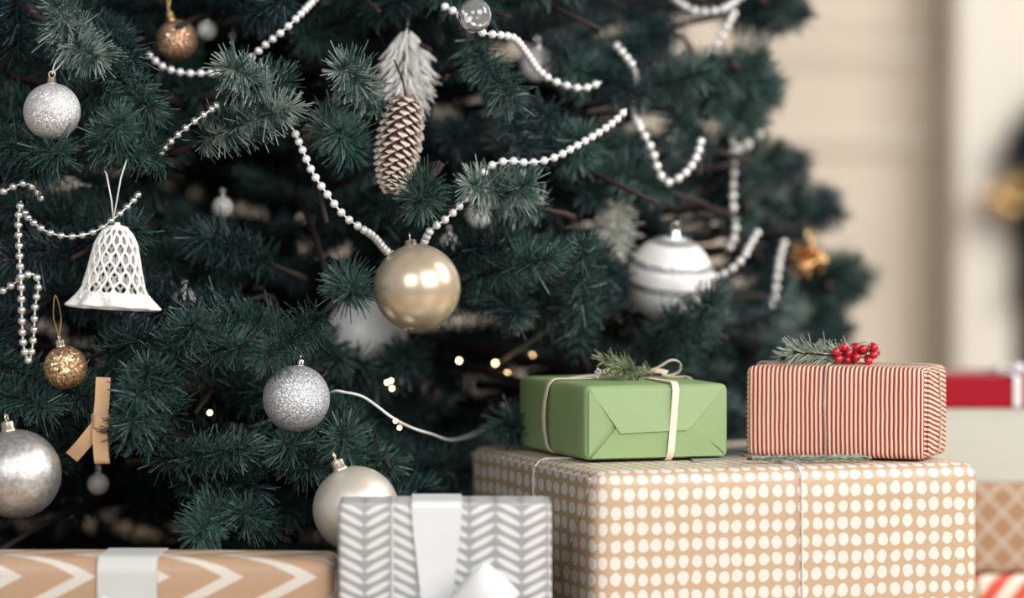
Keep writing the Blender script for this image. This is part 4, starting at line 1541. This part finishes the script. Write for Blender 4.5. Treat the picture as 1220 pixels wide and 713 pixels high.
# --- red striped box
o, m_, wd_, d_, h_ = gift('gift_box', 'red', 'red and cream striped gift box with red berries and twine')
rd = .007
link('wrapping_paper', wrapped('wrapping_paper', wd_, d_, h_, rd, M['stripe_paper'], .002, 12, side_swap=True), o, m_)
rf = lambda co: (co.z * .93 + .16 * co.y, co.y)
link('paper_flap', flap('paper_flap', [(wd_ + .0005, .006, h_ - .004), (wd_ + .0005, .004, .006), (wd_ + .001, d_ * .55, h_ * .32), (wd_ + .001, d_ * .55, h_ * .62)], Vector((1, 0, 0)), .0012, M['stripe_paper'], rf), o, m_)
xr = wd_ * .447
inv = m_.inverted()
link('twine', cord('twine', 'x', xr, .0013, wd_, d_, h_, rd, M['twine'], lambda p: Vector((.0008 * math.sin(p.z * 90), -.001 if p.y < d_ / 2 else .001, .001))), o, m_)
link('twine', cord('twine', 'y', d_ * .5, .0012, wd_, d_, h_, rd, M['twine'], lambda p: Vector((-.001 if p.x < wd_ / 2 else .0016, .006 * math.sin(p.z * 40), .001))), o, m_)
kx, ky, DB = proj(m_ @ Vector((xr, .03, h_ + .002)))
v, f = [], []
for k in range(3):
    pts = []
    for i in range(14):
        t = 2 * math.pi * i / 14
        pts.append(inv @ P(kx + 6 * math.cos(t) + k, ky - 2 + 4 * math.sin(t + k), DB - .004 * math.sin(t + 2 * k)))
    tube(pts, .0013, 6, True, v, f)
link('knot', mesh('knot', v, f, M['twine']), o, m_)
for (b0, t0, n, nl, pl) in (((1028, 421, 0.0), (945, 433, -.012), 190, .019, .9), ((985, 424, .02), (930, 430, .02), 90, .014, .8)):
    a, b = P(b0[0], b0[1], DB + b0[2]), P(t0[0], t0[1], DB + t0[2])
    a.z = max(a.z, (m_ @ Vector((0, 0, h_))).z + .008)
    b.z = max(b.z, (m_ @ Vector((0, 0, h_))).z + .006)
    V, F, MI = sprig_arrays((b - a).length, n, nl, 70 + n, .0007, open_tip=False, spread=48, start=.1, plane=pl)
    sm = mesh('fir_sprig', V, F, [M['sage'], M['stem'], M['stem']], False, MI)
    link('fir_sprig', sm, o, Matrix.Translation(a) @ (b - a).to_track_quat('X', 'Z').to_matrix().to_4x4() @ Matrix.Rotation(R(60), 4, 'X'))
br = sphere_mesh('berry', .0041, M['berry'], 20, 14)
zt = (m_ @ Vector((0, 0, h_))).z
bc0 = P(1018, 428, DB - .01)
twig = []
cl = None
pts = []
for k in range(400):
    x = rng.uniform(996, 1044)
    y = rng.uniform(413, 436)
    if 1022 < x < 1034 and y > 423: continue
    if y < 418 and x < 1004: continue
    p = P(x, y, DB + rng.uniform(-.014, .008))
    if p.z < zt + .0048: continue
    if all((p - q).length > .0066 for q in pts): pts.append(p)
v, f = [], []
ct = P(1015, 426, DB)
for p in pts[:30]:
    tube([ct, (ct + p) / 2 + Vector((0, 0, .002)), p], .0005, 4, False, v, f)
tube(catmull([P(985, 428, DB), P(1005, 420, DB), P(1020, 411, DB), P(1034, 408, DB), P(1037, 418, DB)], 6), .0008, 5, False, v, f)
cl = link('berry_cluster', mesh('berry_cluster', [inv @ q for q in v], f, M['sage']), o, m_)
cl['label'] = 'cluster of shiny red berries on a thin green stalk'
for p in pts[:34]:
    adopt(link('berry', br), cl, Matrix.Translation(p))

# flat silvery green sprig and a grey card lying on the dotted box
a, b = PZ(890, 547, ZT + .005), PZ(1030, 546, ZT + .005)
V, F, MI = sprig_arrays((b - a).length, 620, .011, 77, .0007, open_tip=False, spread=36, start=.02, curve=.03, plane=.0)
for i, x in enumerate(V): V[i] = np.array([x[0], x[1] * 1.0, x[2] * .48])
o = link('fir_twig', mesh('fir_twig', V, F, [M['sage'], M['stem'], M['stem']], False, MI), None, Matrix.Translation(a) @ (b - a).to_track_quat('X', 'Z').to_matrix().to_4x4())
tag(o, 'flat grey green conifer twig lying before the red striped gift', 'twig')
p = [PZ(826, 551, ZT + .0012), PZ(906, 541, ZT + .0012), PZ(893, 533, ZT + .0012), PZ(815, 541, ZT + .0012)]
o = empty('gift_tag', p[0]); tag(o, 'dark grey card tag slipped under the corner of the green gift', 'gift tag')
T0 = Matrix.Translation(p[0])
pl = [q - p[0] for q in p]
cardm = flap('card', [(q.x, q.y, q.z) for q in pl], Vector((0, 0, 1)), .0012, M['tag_card'])
link('card', cardm, o, T0)
ey = PZ(893, 537.5, ZT + .0035) - p[0]
v, f = tube([ey + Vector((.0035 * math.cos(t), .0035 * math.sin(t), 0)) for t in np.linspace(0, 6.283, 17)[:-1]], .0013, 7, True)
link('eyelet', mesh('eyelet', v, f, M['silver']), o, T0)

# --- grey leaf box
o, m_, wd_, d_, h_ = gift('gift_box', 'leaf', 'grey gift box with white leaf strokes and a wide white satin ribbon')
rd = .0035
link('wrapping_paper', wrapped('wrapping_paper', wd_, d_, h_, rd, M['leaf_paper'], .0015, 16, uvoff=(0, .004)), o, m_)
xr = wd_ * .462
wr = M['white_ribbon']
rib = band('ribbon', 'x', xr, .0445, wd_, d_, h_, rd, wr, .0024, .0008, lambda p: (1 if p.z > h_ - .012 or p.y > .01 else max(.45, 1 - 5.2 * (h_ - .012 - p.z))), lambda p: Vector((0, 0, -.0006)))
link('ribbon', rib, o, m_)
inv = m_.inverted()
kx, ky, DB = 519, 738, 3.385


def gl(px, py, dD=0.0):
    return inv @ P(px, py, 3.385 + dD)


v, f = strip(catmull([gl(519, 722, .004), gl(519, 730, -.012), gl(519, 745, -.014), gl(519, 756, .004)], 6), .026, .003, Vector((1, 0, 0)))
bow = link('bow', mesh('bow', v, f, wr), o, m_)
bow['label'] = 'white satin bow'


def satin(path, wid, side, name):
    v, f = strip(catmull(path, 8), wid, .0007, side)
    adopt(link(name, mesh(name, v, f, wr, True)), bow, m_)


def sheet(name, rows):
    """ribbon surface through rows of px points"""
    n = len(rows[0])
    v = [gl(*p) for r_ in rows for p in r_]
    f = [(i * n + j, i * n + j + 1, (i + 1) * n + j + 1, (i + 1) * n + j) for i in range(len(rows) - 1) for j in range(n - 1)]
    ob = link(name, mesh(name, v, f, wr))
    adopt(ob, bow, m_)
    md = ob.modifiers.new('sub', 'SUBSURF'); md.levels = md.render_levels = 2
    md.subdivision_type = 'CATMULL_CLARK'
    md = ob.modifiers.new('thick', 'SOLIDIFY'); md.thickness = .0007


sheet('loop', [[(524, 728, -.008), (526, 738, -.012), (524, 748, -.008)], [(544, 702, -.016), (556, 730, -.030), (560, 764, -.018)], [(563, 680, -.022), (585, 702, -.036), (594, 752, -.026)],
               [(577, 667, -.016), (604, 685, -.022), (622, 700, -.018)], [(580, 668, -.006), (602, 690, -.006), (620, 712, -.006)], [(556, 706, .000), (566, 722, .0), (572, 744, .0)], [(526, 732, .0), (528, 738, .0), (526, 746, .0)]])
sheet('loop', [[(514, 728, -.008), (512, 738, -.012), (514, 748, -.008)], [(494, 722, -.016), (482, 738, -.030), (480, 768, -.018)], [(470, 722, -.022), (452, 740, -.034), (450, 772, -.026)],
               [(446, 724, -.014), (432, 742, -.018), (436, 778, -.014)], [(448, 726, -.004), (436, 744, -.004), (440, 776, -.004)], [(486, 730, .000), (480, 740, .0), (484, 756, .0)], [(512, 732, .0), (511, 738, .0), (512, 746, .0)]])
satin([gl(522, 745, -.006), gl(540, 780, -.012), gl(560, 830, -.008), gl(575, 870, -.004)], .036, Vector((1, 0, .3)), 'tail')
satin([gl(516, 745, -.006), gl(500, 785, -.012), gl(484, 830, -.008), gl(470, 870, -.004)], .036, Vector((1, 0, -.3)), 'tail')

# --- brown zigzag box
o, m_, wd_, d_, h_ = gift('gift_box', 'chev', 'kraft paper gift box with white zigzags and a pale grey satin ribbon')
rd = .012
inv = m_.inverted()
link('wrapping_paper', wrapped('wrapping_paper', wd_, d_, h_, rd, M['chevron_paper'], .002, 16, uvoff=(0.0, -h_)), o, m_)
link('paper_flap', flap('paper_flap', [(wd_ + .0003, .012, h_ - .012), (wd_ + .0003, .008, .03), (wd_ + .0003, d_ * .6, h_ * .45)], Vector((1, 0, 0)), .0012, M['chevron_paper'], lambda co: (co.y, co.z - h_)), o, m_)
xr = (inv @ P(156, 670, 3.45)).x
sr = M['silver_ribbon']
link('ribbon', band('ribbon', 'x', xr, .0535, wd_, d_, h_, rd, sr, .0026, .0008, None, lambda p: Vector((0, 0, -.0006))), o, m_)


def gl(px, py, dD=0.0):
    return inv @ P(px, py, 3.42 + dD)


v, f = strip(catmull([gl(150, 728, .004), gl(150, 734, -.012), gl(150, 748, -.012), gl(150, 756, .004)], 6), .024, .003, Vector((1, 0, 0)))
bow = link('bow', mesh('bow', v, f, wr), o, m_)
bow['label'] = 'white satin bow'
sheet('loop', [[(146, 734, -.006), (145, 742, -.01), (146, 750, -.006)], [(136, 722, -.016), (126, 740, -.026), (128, 764, -.016)], [(124, 709, -.020), (108, 730, -.030), (108, 770, -.02)],
               [(116, 712, -.012), (100, 734, -.014), (100, 772, -.012)], [(124, 720, -.004), (116, 740, -.004), (118, 766, -.004)], [(145, 736, .0), (144, 742, .0), (145, 750, .0)]])
sheet('loop', [[(154, 736, -.006), (155, 742, -.01), (154, 750, -.006)], [(166, 730, -.016), (178, 744, -.026), (176, 768, -.016)], [(186, 724, -.020), (202, 744, -.030), (200, 776, -.02)],
               [(196, 726, -.012), (210, 746, -.014), (208, 778, -.012)], [(186, 730, -.004), (194, 746, -.004), (192, 770, -.004)], [(155, 738, .0), (156, 742, .0), (155, 748, .0)]])

# --- the stack at the right
o, m_, wd_, d_, h_ = gift('gift_box', 'candy', 'cream gift box with slanted red stripes at the bottom of the rear stack')
link('wrapping_paper', wrapped('wrapping_paper', wd_, d_, h_, .008, M['candy_paper'], .001, 10), o, m_)
inv = m_.inverted()
link('cord', cord('cord', 'x', (inv @ P(1166, 700, DC)).x, .0016, wd_, d_, h_, .008, M['gold_thread'], lambda p: Vector((0, -.001 if p.y < d_ / 2 else .001, .0))), o, m_)
o, m_, wd_, d_, h_ = gift('gift_box', 'lattice', 'brown gift box with a pale lattice pattern in the middle of the rear stack')
link('wrapping_paper', wrapped('wrapping_paper', wd_, d_, h_, .005, M['lattice_paper'], .0, 10), o, m_)
o, m_, wd_, d_, h_ = gift('gift_box', 'cream', 'cream gift box with a red lid and white bow on top of the rear stack')
hl = P(1200, 451, DC).z - P(1200, 487, DC).z
link('carton', box_mesh('carton', .004, wd_ - .004, .004, d_ - .004, 0, h_ - .003, M['cream_box'], .002), o, m_)
link('lid', box_mesh('lid', 0, wd_, 0, d_, h_ - hl, h_, M['red_box'], .003, 2), o, m_)
inv = m_.inverted()
xr = (inv @ P(1212, 470, DC)).x
link('ribbon', band('ribbon', 'x', xr, .009, wd_, d_, hl, .003, M['white_ribbon'], .0015, .0008), o, m_ @ Matrix.Translation((0, 0, h_ - hl)))
link('ribbon', band('ribbon', 'y', d_ * .5, .009, wd_, d_, hl, .003, M['white_ribbon'], .0015, .0008), o, m_ @ Matrix.Translation((0, 0, h_ - hl)))


def gl(px, py, dD=0.0):
    return inv @ P(px, py, DC + .10 + dD)


v, f = strip(catmull([gl(1206, 443), gl(1211, 439, -.006), gl(1217, 440, -.006), gl(1222, 444)], 5), .011, .003, Vector((0, .2, 1)))
bow = link('bow', mesh('bow', v, f, M['white_ribbon']), o, m_)
bow['label'] = 'white ribbon bow'
for sg in (-1, 1):
    q = [gl(1214 + sg * dx, y, dd) for dx, y, dd in ((2, 443, 0), (12, 436, -.012), (22, 433, -.016), (27, 438, -.012), (22, 445, -.004), (8, 446, 0))]
    v, f = strip(catmull(q, 8), .009, .0008, Vector((0, 1, .1)))
    adopt(link('loop', mesh('loop', v, f, M['white_ribbon'], False)), bow, m_)

# ------------------------------------------------------------------ garland and gold baubles on the fireplace
gc = Vector((0.96, WY - .19, .66))
root = empty('fireplace_garland', Matrix.Translation(gc)); tag(root, 'dark evergreen garland hanging round the fireplace opening', 'garland')
gp_ = catmull([Vector((.925, WY - .19, .50)), Vector((.925, WY - .19, .58)), Vector((.935, WY - .19, .66)), Vector((1.05, WY - .19, .74)), Vector((1.25, WY - .2, .72)), Vector((1.5, WY - .2, .70)), Vector((1.75, WY - .2, .74)), Vector((1.9, WY - .19, .66))], 5)
v, f = tube(gp_, .008, 6)
link('stem', mesh('stem', v, f, M['stem']), root)
for i, p in enumerate(gp_):
    for k in range(5):
        t = rng.uniform(0, 6.28)
        d = Vector((math.cos(t) * .8, -.35, math.sin(t) * .8))
        b = p + d.normalized() * rng.uniform(.07, .10)
        if b.x < .885: b.x = .885 + rng.uniform(0, .03)
        li = 0
        link('sprig', sprig_mesh(li, rng.randrange(3), 'needle_deep'), root, sprig_matrix(p, b, li, t))
for (x, y, r_, lab) in ((1184, 233, 13, 'gold bauble on the dark garland at the fireplace corner'), (1201, 246, 15, 'larger gold bauble low on the dark fireplace garland'), (1216, 222, 12, 'gold bauble tucked into the fireplace garland beside the lintel')):
    bauble('gold_bauble', lab, x, y, r_, 6.75, M['gold'], (x, y - 30), M['gold'], .005, .007)
